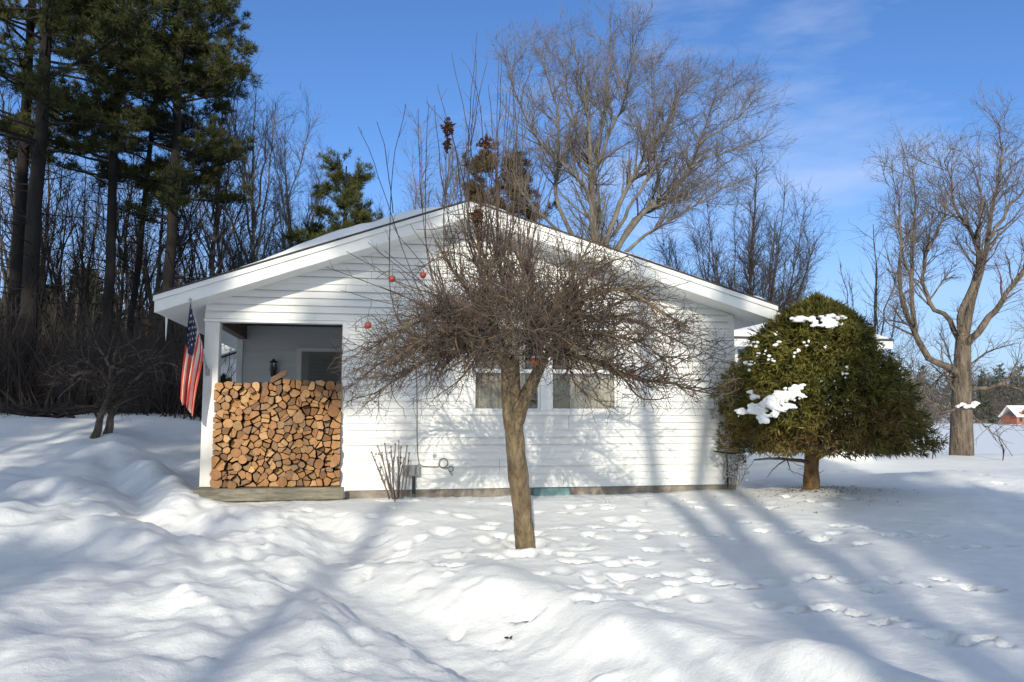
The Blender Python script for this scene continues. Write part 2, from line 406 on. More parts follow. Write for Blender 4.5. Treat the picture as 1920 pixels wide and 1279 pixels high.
def ground_arrays():
    x = np.concatenate([-np.geomspace(900, 12.3, 60), np.arange(-12, -5, .12), np.arange(-5, 10, .04), np.arange(10, 18, .1), np.geomspace(18.3, 1100, 60)])
    y = np.concatenate([-np.geomspace(300, 4.2, 24), np.arange(-4, 2, .25), np.arange(2, 3.2, .06), np.arange(3.2, 11.2, .03), np.arange(11.2, 26, .09), np.geomspace(26.3, 1500, 70)])
    return x, y
GX, GY = ground_arrays()
XX, YY = np.meshgrid(GX, GY)
ZZ = base_z(XX, YY) + detail_z(XX, YY)
def dimple(cx, cy, rx, ry, rot, dep, rim=.25):
    i0, i1 = np.searchsorted(GX, [cx - .6, cx + .6]); j0, j1 = np.searchsorted(GY, [cy - .6, cy + .6])
    X = XX[j0:j1, i0:i1] - cx; Y = YY[j0:j1, i0:i1] - cy; c, s = math.cos(rot), math.sin(rot)
    q = ((X * c + Y * s) / rx) ** 2 + ((-X * s + Y * c) / ry) ** 2
    ZZ[j0:j1, i0:i1] += -dep * 1.25 * np.exp(-q ** 2.6) + dep * rim * np.exp(-((np.sqrt(q) - 1.35) / .35) ** 2)
r3 = np.random.default_rng(5)
dimple(atZ(986, 1030, -.3)[0], atZ(986, 1030, -.3)[1], .19, .19, 0, .05, .5)
for k in range(95):                                       # trodden patch by the apple tree
    u = r3.uniform(980, 1330); v = r3.uniform(945, 1112); p = atZ(u, v, -.25)
    dimple(p[0], p[1], r3.uniform(.035, .085), r3.uniform(.05, .13), r3.uniform(0, 3.1), r3.uniform(.015, .05))
for k in range(46):
    u = r3.uniform(700, 980); v = r3.uniform(945, 1050); p = atZ(u, v, -.22)
    dimple(p[0], p[1], r3.uniform(.05, .12), r3.uniform(.07, .14), r3.uniform(0, 3.1), r3.uniform(.015, .045))
for (ua, va, ub, vb, n) in [(1120, 1000, 1800, 985, 15), (1250, 960, 1640, 950, 10), (1180, 1060, 1900, 1062, 16), (1450, 1080, 1920, 1150, 12), (1400, 990, 1920, 1010, 12), (1580, 890, 1900, 935, 10)]:
    for k in range(n):                                    # animal and boot tracks
        t = (k + r3.uniform(-.2, .2)) / n; p = atZ(ua + (ub - ua) * t, va + (vb - va) * t + r3.uniform(-9, 9), -.22)
        dimple(p[0], p[1], r3.uniform(.05, .11), r3.uniform(.045, .085), r3.uniform(-.3, .3), r3.uniform(.035, .075))
for k in range(26):                                       # boot marks along the path
    t = r3.uniform(.15, .95) * (len(TRENCH) - 1); i = int(t); p = TRENCH[i] + (TRENCH[i + 1] - TRENCH[i]) * (t - i) + r3.normal(0, .2, 2)
    dimple(p[0], p[1], r3.uniform(.035, .055), r3.uniform(.07, .11), r3.uniform(0, 3.1), r3.uniform(.012, .03))
def gz(x, y):
    i = int(np.clip(np.searchsorted(GX, x), 1, len(GX) - 1)); j = int(np.clip(np.searchsorted(GY, y), 1, len(GY) - 1))
    return float(ZZ[j, i])
mb = MB(); nx, ny = len(GX), len(GY)
idx = np.arange(nx * ny).reshape(ny, nx)
mb.add(np.stack([XX, YY, ZZ], -1).reshape(-1, 3), np.stack([idx[:-1, :-1], idx[:-1, 1:], idx[1:, 1:], idx[1:, :-1]], -1).reshape(-1, 4))
tag(mb.build('ground', M['snow'], smooth=True), 'snow covered yard with dug path and footprints', None, kind='structure')
mb = MB(); mb.add([(9, 19, LAKE_Z), (900, 19, LAKE_Z), (900, 240, LAKE_Z), (-60, 240, LAKE_Z), (-60, 60, LAKE_Z), (9, 60, LAKE_Z)], [[0, 1, 2, 3, 4, 5]])
tag(mb.build('lake', M['snow']), 'flat frozen lake under snow', None, kind='structure')
print('ground', nx * ny)

# ------------------------------------------------------------------ house
EL, ER, RG = (-2.75, 2.55), (5.79, 2.62), (1.26, 3.96)       # roof top line: left eave, right eave, ridge (x, z)
SLL = (RG[1] - EL[1]) / (RG[0] - EL[0]); SLR = (RG[1] - ER[1]) / (ER[0] - RG[0])
TH = .215; YB = 19.0
def under(x):
    return np.where(x < RG[0], EL[1] - TH + SLL * (x - EL[0]), ER[1] - TH + SLR * (ER[0] - x))
def x_under(z):   # x extent at which the underside is at height z
    return EL[0] + (z - EL[1] + TH) / SLL, ER[0] - (z - ER[1] + TH) / SLR
house = thing('house', 'white clapboard house with snowy gable roof and open corner porch', 'house', (1.5, YF, 0))
HO = np.array([1.5, YF, 0.0])
def hpart(mb, name, mat, smooth=False, parent=None):
    mb.recenter(HO); return mb.build(name, mat, parent or house, smooth)
CRS = .1016
def siding(mb, yf, bounds, zb, zt, holes=(), proud=.024, sgn=-1):
    zs = set(np.arange(zb, zt + CRS, CRS).round(5).tolist()); zs = sorted({z for z in zs if z < zt} | {zt} | {h[2] for h in holes if zb < h[2] < zt} | {h[3] for h in holes if zb < h[3] < zt})
    for z0, z1 in zip(zs[:-1], zs[1:]):
        if z1 - z0 < 1e-4: continue
        a0, b0 = bounds(z0); a1, b1 = bounds(z1); 
        if b0 - a0 < .01: break
        if b1 < a1: a1 = b1 = (a1 + b1) / 2
        zc = (z0 + z1) / 2; f0 = ((z0 - zb) / CRS) % 1.0; f0 = 0 if f0 > .999 else f0; f1 = f0 + (z1 - z0) / CRS
        off = lambda f: sgn * proud * (1 - f ** 1.0)
        cuts = sorted((h[0], h[1]) for h in holes if h[2] - 1e-4 <= zc <= h[3] + 1e-4)
        row = int((zc - zb) / CRS); jx = a0 + (((row // 2) * 1.37 + row // 2 % 3 * .8) % 3.1); jx2 = jx + 3.1
        cuts = sorted(cuts + [(j_, j_ + .003) for j_ in (jx, jx2) if a0 + .2 < j_ < b0 - .2 and not any(c0 - .1 < j_ < c1 + .1 for c0, c1 in cuts) and a1 + .2 < j_ < b1 - .2])
        segs = []; xa0, xa1 = a0, a1
        for c0, c1 in cuts: segs.append((xa0, c0, xa1, c0)); xa0 = xa1 = c1
        segs.append((xa0, b0, xa1, b1))
        for (p0, q0, p1, q1) in segs:
            e_ = sgn * .003 * (segs.index((p0, q0, p1, q1)) % 2); mb.add([(p0, yf + off(f0) + e_, z0), (q0, yf + off(f0) + e_, z0), (q1, yf + off(f1) + e_, z1), (p1, yf + off(f1) + e_, z1)], [[0, 1, 2, 3]])
            if f0 == 0: mb.add([(p0, yf, z0), (q0, yf, z0), (q0, yf + off(0), z0), (p0, yf + off(0), z0)], [[0, 1, 2, 3]])

# window opening in world units
WL = atY(880, 700, YF)[0]; WR = atY(1163, 700, YF)[0]; WB = atY(1020, 771, YF)[2]; WT = WB + 1.22
BEAM_Z = 2.32
mb = MB()
siding(mb, YF, lambda z: (XP, XR), 0.0, BEAM_Z, holes=[(WL, WR, WB, WT)])
mb.box(XP + .06, WL - .03, YF + .004, YF + .012, .0, BEAM_Z - .01); mb.box(WR + .03, XR - .08, YF + .004, YF + .012, .0, BEAM_Z - .01); hpart(mb, 'wall', M['siding'])
mb = MB()
nco = int(round(BEAM_Z / CRS)); 
siding(mb, YF, lambda z: (max(XL, x_under(z)[0]), min(XR, x_under(z)[1])), BEAM_Z, 3.80)
hpart(mb, 'gable', M['siding'])
# side, back and porch walls
mb = MB()
mb.box(XR - .12, XR - .002, YF + .02, YB - .4, -.1, 2.5)
mb.box(XP, XP + .1, YF + .02, YB - .4, -.1, 2.75)
mb.box(XP, XR - .13, YB - .52, YB - .41, -.1, 2.5)
mb.box(XL, XP - .003, 13.72, 13.80, -.1, 2.6)
hpart(mb, 'side_wall', M['siding'])
mb = MB(); siding(mb, 13.7, lambda z: (XL + .0, XP), .05, 2.6); hpart(mb, 'porch_wall', M['siding'])
mb = MB(); mb.box(XP - .03, XP + .055, YF - .022, YF + .1, -.02, BEAM_Z - .002, bev=.004); hpart(mb, 'corner_trim', M['trim'])
mb = MB(); mb.box(XR - .075, XR + .012, YF - .022, YF + .1, -.02, float(under(XR)) - .01, bev=.004); hpart(mb, 'corner_trim', M['trim'])
mb = MB(); mb.box(XL - .01, XP - .031, YF - .018, YF + .14, BEAM_Z - .045, BEAM_Z - .003, bev=.004); mb.box(XL, XP - .032, YF + .012, YF + .14, BEAM_Z - .001, 2.62); hpart(mb, 'porch_header', M['trim'])
mb = MB(); mb.box(XP + .05, XR, YF + .015, YF + .2, -.4, -.004); hpart(mb, 'foundation', M['concrete'])
mb = MB(); p0 = atY(1000, 915, YF)[0]; p1 = atY(1068, 915, YF)[0]; mb.box(p0, p1, YF - .02, YF + .012, -.2, -.012, bev=.004); hpart(mb, 'foundation_panel', M['teal'])
# porch
for (y0, nm) in ((YF - .01, 0), (13.5, 1)):
    mb = MB()
    w = .19 if nm == 0 else .10
    mb.box(XL, XL + w, y0, y0 + w, .075, BEAM_Z - .048, bev=.008); mb.box(XL - .012, XL + w + .012, y0 - .012, y0 + w + .012, .07, .17, bev=.006) if nm else None
    hpart(mb, 'porch_post', M['post'])
mb = MB(); mb.box(XL + .005, XL + .13, YF + .19, 13.69, BEAM_Z - .03, 2.60); hpart(mb, 'porch_beam', M['beam'])
mb = MB(); mb.box(XL + .131, XP - .004, YF + .145, 13.69, 2.602, 2.66); hpart(mb, 'porch_ceiling', M['ceiling'])
mb = MB()
fl = atY(362, 915, 10.72)[0]
mb.box(fl, XP + .04, 10.72, 10.78, -.09, .07, bev=.012); mb.box(fl, XP - .03, 10.785, 13.69, -.35, .068, bev=.01)
mb.box(fl + .9, fl + .915, 10.712, 10.722, -.09, .068)
hpart(mb, 'porch_floor', M['deck'])
# roof
def shell(name, mat, t0, t1, ex, y0, y1, exeave=0):
    mb = MB()
    for (e, s, sg) in ((EL, SLL, -1), (ER, SLR, 1)):
        xe = e[0] + sg * exeave; ze = e[1] - s * exeave
        prof = [(RG[0], RG[1] - t0), (xe, ze - t0), (xe, ze - t1), (RG[0], RG[1] - t1)]
        mb.prism_y(prof, y0, y1)
    return hpart(mb, name, mat)
roof = shell('roof', M['shingle'], -.018, .006, 0, YR - .045, YB, .03)
shell('soffit', M['trim'], .035, TH, 0, YR + .03, YB - .01)
for sg, e, s in ((-1, EL, SLL), (1, ER, SLR)):
    mb = MB()
    q = lambda t, x: (x, (e[1] + s * (x - e[0]) if sg < 0 else e[1] + s * (e[0] - x)) - t)
    mb.prism_y([q(.008, RG[0]), q(.008, e[0] + sg * .02), q(.075, e[0] + sg * .02), q(.075, RG[0])], YR - .035, YR + .028)
    mb.prism_y([q(.078, RG[0]), q(.078, e[0] + sg * .004), q(TH + .012, e[0] + sg * .004), q(TH + .012, RG[0])], YR - .012, YR + .028)
    x0, x1 = (e[0] - .018, e[0] - .001) if sg < 0 else (e[0] + .001, e[0] + .018)
    mb.box(x0, x1, YR + .03, YB - .01, e[1] - TH + .0, e[1] - .012)
    hpart(mb, 'fascia', M['trim'])
mb = MB(); mb.prism_y([(EL[0] + .3, 2.52), (RG[0], 3.5), (ER[0] - .3, 2.52)], YF + .02, YB - .42); hpart(mb, 'attic_floor', M['interior'])

# window with two double-hung units
win = MB(); c = .055
win.box(WL - .02, WL + c, YF - .03, YF + .05, WB, WT, bev=.005); win.box(WR - c, WR + .02, YF - .03, YF + .05, WB, WT, bev=.005)
win.box(WL - .02, WR + .02, YF - .032, YF + .05, WT + .001, WT + .07, bev=.005)
xm0 = atY(1013, 700, YF)[0]; xm1 = atY(1032, 700, YF)[0]
win.box(xm0, xm1, YF - .025, YF + .05, WB + .0, WT - .001, bev=.005)
winp = hpart(win, 'window', M['trim'])
mb = MB(); mb.box(WL - .05, WR + .05, YF - .05, YF + .05, WB - .05, WB - .002, bev=.006); hpart(mb, 'sill', M['trim'], parent=winp)
zr = atY(1090, 697, YF)[2]
for (xa, xb) in ((WL + c, xm0), (xm1, WR - c)):
    mb = MB(); t = .035
    mb.box(xa + .002, xb - .002, YF - .012, YF + .03, zr - .028, zr + .028, bev=.004)
    for (za, zb, yo) in ((WB + .001, zr - .03, .012), (zr + .03, WT - .002, 0)):
        mb.box(xa + .002, xa + t, YF - .008 + yo, YF + .03 + yo, za, zb); mb.box(xb - t, xb - .002, YF - .008 + yo, YF + .03 + yo, za, zb)
        if za < zr: mb.box(xa + t + .001, xb - t - .001, YF - .008 + yo, YF + .03 + yo, za, za + t)
        else: mb.box(xa + t + .001, xb - t - .001, YF - .008 + yo, YF + .03 + yo, zb - t, zb)
    hpart(mb, 'sash', M['trim'], parent=winp)
    mb = MB(); mb.poly([(xa, YF + .02, WB), (xb, YF + .02, WB), (xb, YF + .02, WT), (xa, YF + .02, WT)]); hpart(mb, 'pane', M['glass'], parent=winp)
    left = xa < xm0
    ca, cb = (xa - .02, xa + .50) if left else (xb - .72, xb + .02)
    if left: ca, cb = xa - .02, atY(985, 700, YF + .1)[0]
    else: ca, cb = atY(1068, 700, YF + .1)[0], xb + .02
    xs = np.linspace(ca, cb, 90); yv = YF + .10 + .022 * np.sin(xs * 62) + .012 * np.sin(xs * 23 + 1)
    V = np.concatenate([np.stack([xs, yv, xs * 0 + WB - .05], -1), np.stack([xs, yv, xs * 0 + WT + .05], -1)])
    mb = MB(); mb.add(V, [(i, i + 1, i + 91, i + 90) for i in range(89)]); hpart(mb, 'curtain', M['curtain'], True, parent=winp)
mb = MB(); mb.box(XP + .12, XR - .14, YF + .9, YF + .95, -.1, 2.45); hpart(mb, 'dark_room_liner', M['interior'])  # dark sheet added behind the curtains, room's gloom put into its colour
# storm door on the porch
mb = MB(); da = atY(557, 660, 13.68)[0]; dt = atY(600, 652, 13.68)[2]
mb.box(da, da + .08, 13.64, 13.69, .07, dt, bev=.004); mb.box(da + .081, XP, 13.64, 13.69, dt - .07, dt, bev=.004); dr = hpart(mb, 'door', M['trim'])
mb = MB(); mb.box(da + .081, XP, 13.645, 13.672, .07, dt - .071); hpart(mb, 'door_panel', M['door'], parent=dr)
mb = MB(); mb.box(da + .2, XP, 13.636, 13.644, 1.25, dt - .14)
for k in range(12): mb.box(da + .2, XP, 13.628, 13.6355, 1.28 + .08 * k, 1.31 + .08 * k) if 1.31 + .08 * k < dt - .15 else None
hpart(mb, 'door_window', M['blind'], parent=dr)

# lantern on the porch wall
L0 = atY(513, 690, 13.6)
lan = thing('wall_lantern', 'small black lantern on the shaded porch wall', 'lantern', L0)
def lathe(mb, prof, c, seg=16, mi=0):
    a = np.arange(seg) * 2 * math.pi / seg
    V = np.concatenate([np.stack([c[0] + r * np.cos(a), c[1] + r * np.sin(a), np.full(seg, c[2] + z)], -1) for r, z in prof]); n = len(prof)
    mb.add(V, [(i * seg + j, i * seg + (j + 1) % seg, (i + 1) * seg + (j + 1) % seg, (i + 1) * seg + j) for i in range(n - 1) for j in range(seg)], mi)
mb = MB(); lathe(mb, [(.0, .155), (.018, .15), (.02, .135), (.075, .10), (.07, .09), (.02, .09)], (0, -.02, 0), 8); mb.build('cap', M['black'], lan)
mb = MB(); lathe(mb, [(.045, .09), (.058, -.03), (.0, -.03)], (0, -.02, 0), 6); mb.build('glass_body', M['glass'], lan)
mb = MB(); lathe(mb, [(.0, -.03), (.062, -.032), (.05, -.06), (.045, -.13), (.02, -.16), (.0, -.17)], (0, -.02, 0), 8); mb.box(-.03, .03, .045, .088, -.12, .06)
for k in range(6):
    a = k * math.pi / 3; add_tubes(mb, [[(.058 * math.cos(a), -.02 + .058 * math.sin(a), -.03), (.045 * math.cos(a), -.02 + .045 * math.sin(a), .09)]], [[.005, .005]], 4)
mb.build('bracket', M['black'], lan)

# snow on the roof
def roof_snow(name, label, x0, x1, tfun, seed):
    xs = np.linspace(x0, x1, 90); ys = np.concatenate([np.linspace(YR - .02, YR + 1.2, 30), np.linspace(YR + 1.4, YB - .1, 30)])
    X, Y = np.meshgrid(xs, ys); top = np.where(X < RG[0], EL[1] + SLL * (X - EL[0]), ER[1] + SLR * (ER[0] - X)) + .02
    T = tfun(X, Y); V = np.stack([X, Y, top - .012 + T], -1).reshape(-1, 3); i = np.arange(X.size).reshape(X.shape)
    mb = MB(); mb.add(V, np.stack([i[:-1, :-1], i[:-1, 1:], i[1:, 1:], i[1:, :-1]], -1).reshape(-1, 4))
    return tag(mb.build(name, M['snow'], smooth=True), label, 'snow', kind='stuff')
def tl(X, Y):
    e = sst(YR + .02, YR + .30, Y + .1 * fbm(X, Y, .5, 2)); s = sst(-2.5, -.3, X + .3 * fbm(X, Y, .7, 2)); return e * (.02 + .15 * s * sst(RG[0] + .02, RG[0] - .8, X) + .05 * s * fbm(X, Y, .55, 3) + .03 * sst(RG[0] + .05, RG[0] - .5, X) + .02 * fbm(X, Y, .4, 2)) * sst(-2.74, -2.5, X)
def tr_(X, Y):
    e = sst(YR + .0, YR + .16, Y + .14 * fbm(X, Y, .35, 2)); return e * (.075 + .09 * fbm(X, Y, .8, 3)).clip(-.01) * sst(5.78, 5.6, X) * sst(RG[0] - .05, RG[0] + .3, X)
roof_snow('snow', 'thick white snow on the left slope of the house roof', EL[0], RG[0], tl, 1)
roof_snow('snow', 'thin patchy snow on the right slope of the house roof', RG[0], ER[0], tr_, 2)

# ------------------------------------------------------------------ wing behind on the right, garage behind on the left
w0 = atY(1675, 636, 16.0); wx1 = w0[0]; wz = w0[2]
wing = thing('house_wing', 'low white annex with a flat snowy roof edge behind the dome shaped evergreen', 'annex', (8, 16, 0)); WO = np.array([8, 16, 0.])
mb = MB(); siding(mb, 16.45, lambda z: (5.6, wx1 - .35), -.1, wz - .1, proud=.012); mb.box(5.6, wx1 - .35, 16.47, 20, -.4, wz - .1); mb.recenter(WO); mb.build('wall', M['siding'], wing)
mb = MB(); prof = [(15.98, wz), (19.3, wz + .95), (19.3, wz + .90), (15.98, wz - .05)]
V = [(x, y, z) for x in (5.4, wx1) for y, z in prof]; mb.add(V, [(0, 1, 2, 3), (7, 6, 5, 4), (0, 4, 5, 1), (1, 5, 6, 2), (2, 6, 7, 3), (3, 7, 4, 0)]); mb.recenter(WO); mb.build('roof', M['shingle'], wing)
mb = MB(); mb.box(5.42, wx1 - .02, 16.0, 16.03, wz - .22, wz - .052); mb.box(5.42, wx1 - .02, 16.031, 16.44, wz - .22, wz - .19); mb.box(wx1 - .05, wx1 - .021, 16.031, 19.2, wz - .22, wz - .06); mb.recenter(WO); mb.build('fascia', M['trim'], wing)
mb = MB(); wa = atY(1378, 655, 16.4); wb = atY(1425, 690, 16.4); mb.box(wa[0], wb[0], 16.38, 16.44, wb[2], wa[2] + .05, bev=.01); wf = mb.recenter(WO).build('window', M['trim'], wing)
mb = MB(); mb.box(wa[0] + .06, wb[0] - .06, 16.372, 16.379, wb[2] + .05, wa[2]); mb.recenter(WO).build('pane', M['blind'], wf)
xs = np.linspace(5.4, wx1, 70); ys = np.linspace(15.98, 19.3, 24); X, Y = np.meshgrid(xs, ys)
T = (.10 + .05 * fbm(X, Y, .9, 3)) * sst(15.97, 16.12, Y) * sst(wx1 + .01, wx1 - .12, X) * (.35 + .65 * sst(wx1 - .7, wx1 - 1.3, X)); V = np.stack([X, Y, wz + .95 * (Y - 15.98) / 3.32 + T - .008], -1).reshape(-1, 3); i = np.arange(X.size).reshape(X.shape)
mb = MB(); mb.add(V, np.stack([i[:-1, :-1], i[:-1, 1:], i[1:, 1:], i[1:, :-1]], -1).reshape(-1, 4)); tag(mb.build('snow', M['snow'], smooth=True), 'snow layer on the low annex roof behind the evergreen', 'snow', kind='stuff')

g0 = atY(400, 672, 22.0)
gar = thing('garage', 'white garage with sunlit gable edge seen through the porch side opening', 'garage', (-2, 22, 0)); GO = np.array([-2, 22, 0.])
gxl = g0[0] - .5; gzl = g0[2] - .05; gs = .36; grx = gxl + 2.9; 
mb = MB(); mb.prism_y([(gxl + .4, -.2), (grx * 2 - gxl - .4, -.2), (grx * 2 - gxl - .4, gzl), (grx, gzl + gs * 2.5), (gxl + .4, gzl)], 22.4, 29); mb.recenter(GO).build('wall', M['greywall'], gar)
mb = MB(); mb.prism_y([(gxl - .03, gzl + .21), (grx, gzl + .22 + gs * 2.9), (grx, gzl + .26 + gs * 2.9), (gxl - .03, gzl + .25)], 21.95, 29.2); mb.prism_y([(2 * grx - gxl + .03, gzl + .21), (grx, gzl + .22 + gs * 2.9), (grx, gzl + .26 + gs * 2.9), (2 * grx - gxl + .03, gzl + .25)], 21.95, 29.2); mb.recenter(GO).build('roof', M['shingle'], gar)
mb = MB()
for a, b, y in ((.14, .205, 21.96), (-.10, .137, 22.0)):
    mb.prism_y([(gxl, gzl + a), (grx, gzl + a + gs * 2.9), (grx, gzl + b + gs * 2.9), (gxl, gzl + b)], y, 22.38); mb.prism_y([(2 * grx - gxl, gzl + a), (grx, gzl + a + gs * 2.9), (grx, gzl + b + gs * 2.9), (2 * grx - gxl, gzl + b)], y, 22.38)
mb.recenter(GO).build('fascia', M['trim'], gar)

# ------------------------------------------------------------------ firewood stack, log by log
def clip(poly, p, n):
    out = []
    for i in range(len(poly)):
        a, b = poly[i], poly[(i + 1) % len(poly)]; da = (a - p) @ n; db = (b - p) @ n
        if da <= 0: out.append(a)
        if (da < 0) != (db < 0) and abs(da - db) > 1e-12: out.append(a + (b - a) * (da / (da - db)))
    return out
fr = np.random.default_rng(21)
sx0, sx1, sz0 = atY(398, 800, 10.86)[0], XP - .015, .075
topf = lambda x: np.interp(x, [atY(u, 700, 10.86)[0] for u in (400, 440, 470, 500, 528, 545, 580, 610, 645)], [atY(520, v, 10.86)[2] for v in (712, 716, 716, 712, 702, 712, 708, 714, 703)])
pts = []
dx = .0985
z = sz0 + .052; row = 0
while z < 1.75:
    x = sx0 + .05 + (row % 2) * dx / 2
    while x < sx1 - .02:
        q = np.array([x + fr.normal(0, .034), z + fr.normal(0, .027)])
        if sx0 + .02 < q[0] < sx1 - .015 and q[1] < topf(q[0]) - .045: pts.append(q)
        x += dx * fr.uniform(.8, 1.25)
    z += .085; row += 1
pts = np.array(pts)
ghost = np.array([(x, topf(x) + .05 + .012 * math.sin(x * 40)) for x in np.arange(sx0 - .1, sx1 + .1, .07)])
allp = np.vstack([pts, ghost])
LG = 'split firewood logs stacked on the porch'
nlog = 0
for i, p in enumerate(pts):
    poly = [np.array(c_) for c_ in ((sx0, sz0), (sx1, sz0), (sx1, 2.0), (sx0, 2.0))]
    d = np.linalg.norm(allp - p, axis=1)
    for j in np.argsort(d)[1:22]:
        n = allp[j] - p; poly = clip(poly, (p + allp[j]) / 2, n)
        if len(poly) < 3: break
    if len(poly) < 3: continue
    pieces = [np.array(poly)]
    ar = lambda Q: .5 * abs(np.dot(Q[:, 0], np.roll(Q[:, 1], 1)) - np.dot(Q[:, 1], np.roll(Q[:, 0], 1)))
    whole = fr.random() < .16
    if not whole and fr.random() < .30 and ar(pieces[0]) > .0082:
        t = fr.uniform(0, math.pi); nn = np.array([math.cos(t), math.sin(t)]); c = pieces[0].mean(0) + nn * fr.normal(0, .008)
        pieces = [np.array(clip(poly, c, nn)), np.array(clip(poly, c, -nn))]
    for P in pieces:
        if len(P) < 3: continue
        c = P.mean(0); rad = np.linalg.norm(P - c, axis=1).mean()
        if whole:
            a = np.linspace(0, 2 * math.pi, 15)[:-1]; rr = min(rad * .90, .08); P = c + np.stack([np.cos(a), np.sin(a)], -1) * rr * (1 + .07 * fr.normal(size=(14, 1)))
        else:
            P = c + (P - c) * (1 - .004 / max(rad, .02)) * fr.uniform(.89, .975)
            keep_ = [P[k] for k in range(len(P)) if np.linalg.norm(P[k] - P[k - 1]) > .016]
            if len(keep_) >= 3: P = np.array(keep_)
            Q = []
            for k in range(len(P)):
                a, b = P[k], P[(k + 1) % len(P)]; cut = fr.uniform(.03, .15); m_ = (a + b) / 2 + fr.normal(0, .004, 2); Q += [a + (b - a) * cut, m_, a + (b - a) * (1 - cut)]
            P = np.array(Q)
        n = len(P); yf = 10.88 + fr.normal(0, .034) - (.035 if fr.random() < .12 else 0); tx, tz = fr.normal(0, .14, 2)
        C3 = np.array([c[0], yf, c[1]]); q = P - c
        V = np.concatenate([np.stack([q[:, 0] * .965, q[:, 0] * tx + q[:, 1] * tz, q[:, 1] * .965], -1), np.stack([q[:, 0], q[:, 0] * tx + q[:, 1] * tz + .006, q[:, 1]], -1), np.stack([q[:, 0] * 1.12, q[:, 0] * 0 + .46, q[:, 1] * 1.12], -1), [(0, 0, 0)]])
        V[-1, 1] = 0
        mb = MB(); mb.add(V, [(3 * n, (k + 1) % n, k) for k in range(n)], 0)
        mb.Fc.append((np.array([(k, (k + 1) % n, n + (k + 1) % n, n + k) for k in range(n)]), 0))
        mb.Fc.append((np.array([(n + k, n + (k + 1) % n, 2 * n + (k + 1) % n, 2 * n + k) for k in range(n)]), 1))
        mb.Fc.append((np.array([[2 * n + k for k in range(n)]]), 1))
        o = mb.build('firewood_log', [M['log_end'], M['log_side']]); o.location = C3
        top = c[1] > topf(c[0]) - .13; bot = c[1] < sz0 + .09
        tag(o, 'split log in the top layer of the porch firewood stack' if top else 'split log in the bottom row of the firewood stack, on the porch floor' if bot else 'split log in the body of the firewood stack, between top and bottom layers', 'firewood log', LG)
        nlog += 1
print('logs', nlog)
assert nlog <= 300, nlog
mb = MB()
for k in range(16):
    for j in range(13):
        x = sx0 + .06 + k * .097 + (j % 2) * .045; z = sz0 + .06 + j * .108
        if x > sx1 - .04 or z > topf(x) - .10: continue
        a = np.linspace(0, 2 * math.pi, 7)[:-1] + fr.uniform(0, 1); rr = .068
        Q = [(x + rr * math.cos(t), 11.38 + dy, z + rr * math.sin(t)) for dy in (0, .42) for t in a]
        mb.add(Q, [(i, (i + 1) % 6, 6 + (i + 1) % 6, 6 + i) for i in range(6)]); mb.Fc.append((np.array([range(mb.nv - 12, mb.nv - 6)], np.int64), 0))
tag(mb.build('firewood', M['log_side']), 'inner rows of firewood behind the face of the porch stack', 'firewood', kind='stuff')
# one split log lying askew on top
o = thing('firewood_log', 'pale split log lying tilted on top of the firewood stack below the lantern', 'firewood log', atY(523, 706, 10.9))
mb = MB(); prof = [(-.05, -.035), (.05, -.03), (.01, .045)]
V = np.array([(x * .9, y, z) for y in (-.02, .0) for x, z in prof]); V = np.array([(y_, x, z) for y_ in (-.10, .10) for x, z in prof])
V[:, 2] += V[:, 0] * .55; mb.add(V, [(0, 1, 4, 3), (1, 2, 5, 4), (2, 0, 3, 5)]); mb.Fc.append((np.array([(2, 1, 0), (3, 4, 5)]), 0)); mb.build('split_wood', M['log_end'], o)

# ------------------------------------------------------------------ things on the wall
def path_tube(name, pts, r, mat, sides=8, n=60, parent=None, smooth=True):
    P, rr = limb(pts, r, r, n); mb = MB(); add_tubes(mb, P, rr, sides, cap=True)
    return mb, P
yw = YF - .03
ca = [atY(u, v, yw) for u, v in [(781, 690), (782, 760), (782, 820), (784, 860), (790, 873), (806, 875), (822, 875)]]
cc = atY(831, 868, yw)
for k in range(15):
    a = math.pi * 1.1 + k * 2 * math.pi / 12; ca.append(cc + np.array([.062 * math.cos(a), -.012 - .002 * k, .062 * math.sin(a)]))
c2 = atY(845, 879, yw)
for k in range(9):
    a = math.pi * .9 - k * 2 * math.pi / 9; ca.append(c2 + np.array([.035 * math.cos(a), -.015, .035 * math.sin(a)]))
ca.append(atY(849, 892, yw))
mb, P = path_tube('cable', ca, .006, None, 6, 160)
o = mb.recenter(ca[0]).build('cable', M['cable'], smooth=True); o.location = ca[0]; tag(o, 'thin grey cable running down the white wall to a loose coil', 'cable')
mloc = atY(772, 885, YF - .1)
mt = thing('meter_box', 'small grey utility box low on the wall behind the bare stems', 'utility box', mloc)
mb = MB(); mb.box(-.12, .12, .0, .085, -.06, .09, bev=.015); mb.build('housing', M['meter'], mt)
mb = MB()
for k in range(4): mb.box(-.10 + .052 * k, -.06 + .052 * k, -.006, -.001, -.03, .07)
mb.build('cover_rib', M['meter'], mt)
mb = MB(); add_tubes(mb, [[(0.03, .04, -.055), (.03, .04, -.30)]], [[.025, .025]], 10, cap=True); mb.build('conduit', M['cable'], mt, True)
bp = atY(1370, 850, YF - .12)
br = thing('wall_bracket', 'black bar bracket with upright rod at the right wall corner', 'bracket', bp)
mb = MB(); add_tubes(mb, [[(-.26, 0, .03), (.0, 0, .0), (.17, 0, .0)]], [[.013, .015, .013]], 6, cap=True); mb.build('bar', M['black'], br, True)
mb = MB(); add_tubes(mb, [[(-.06, 0, 0), (-.06, .0, -.5)]], [[.009, .009]], 6, cap=True); mb.build('rod', M['black'], br, True)
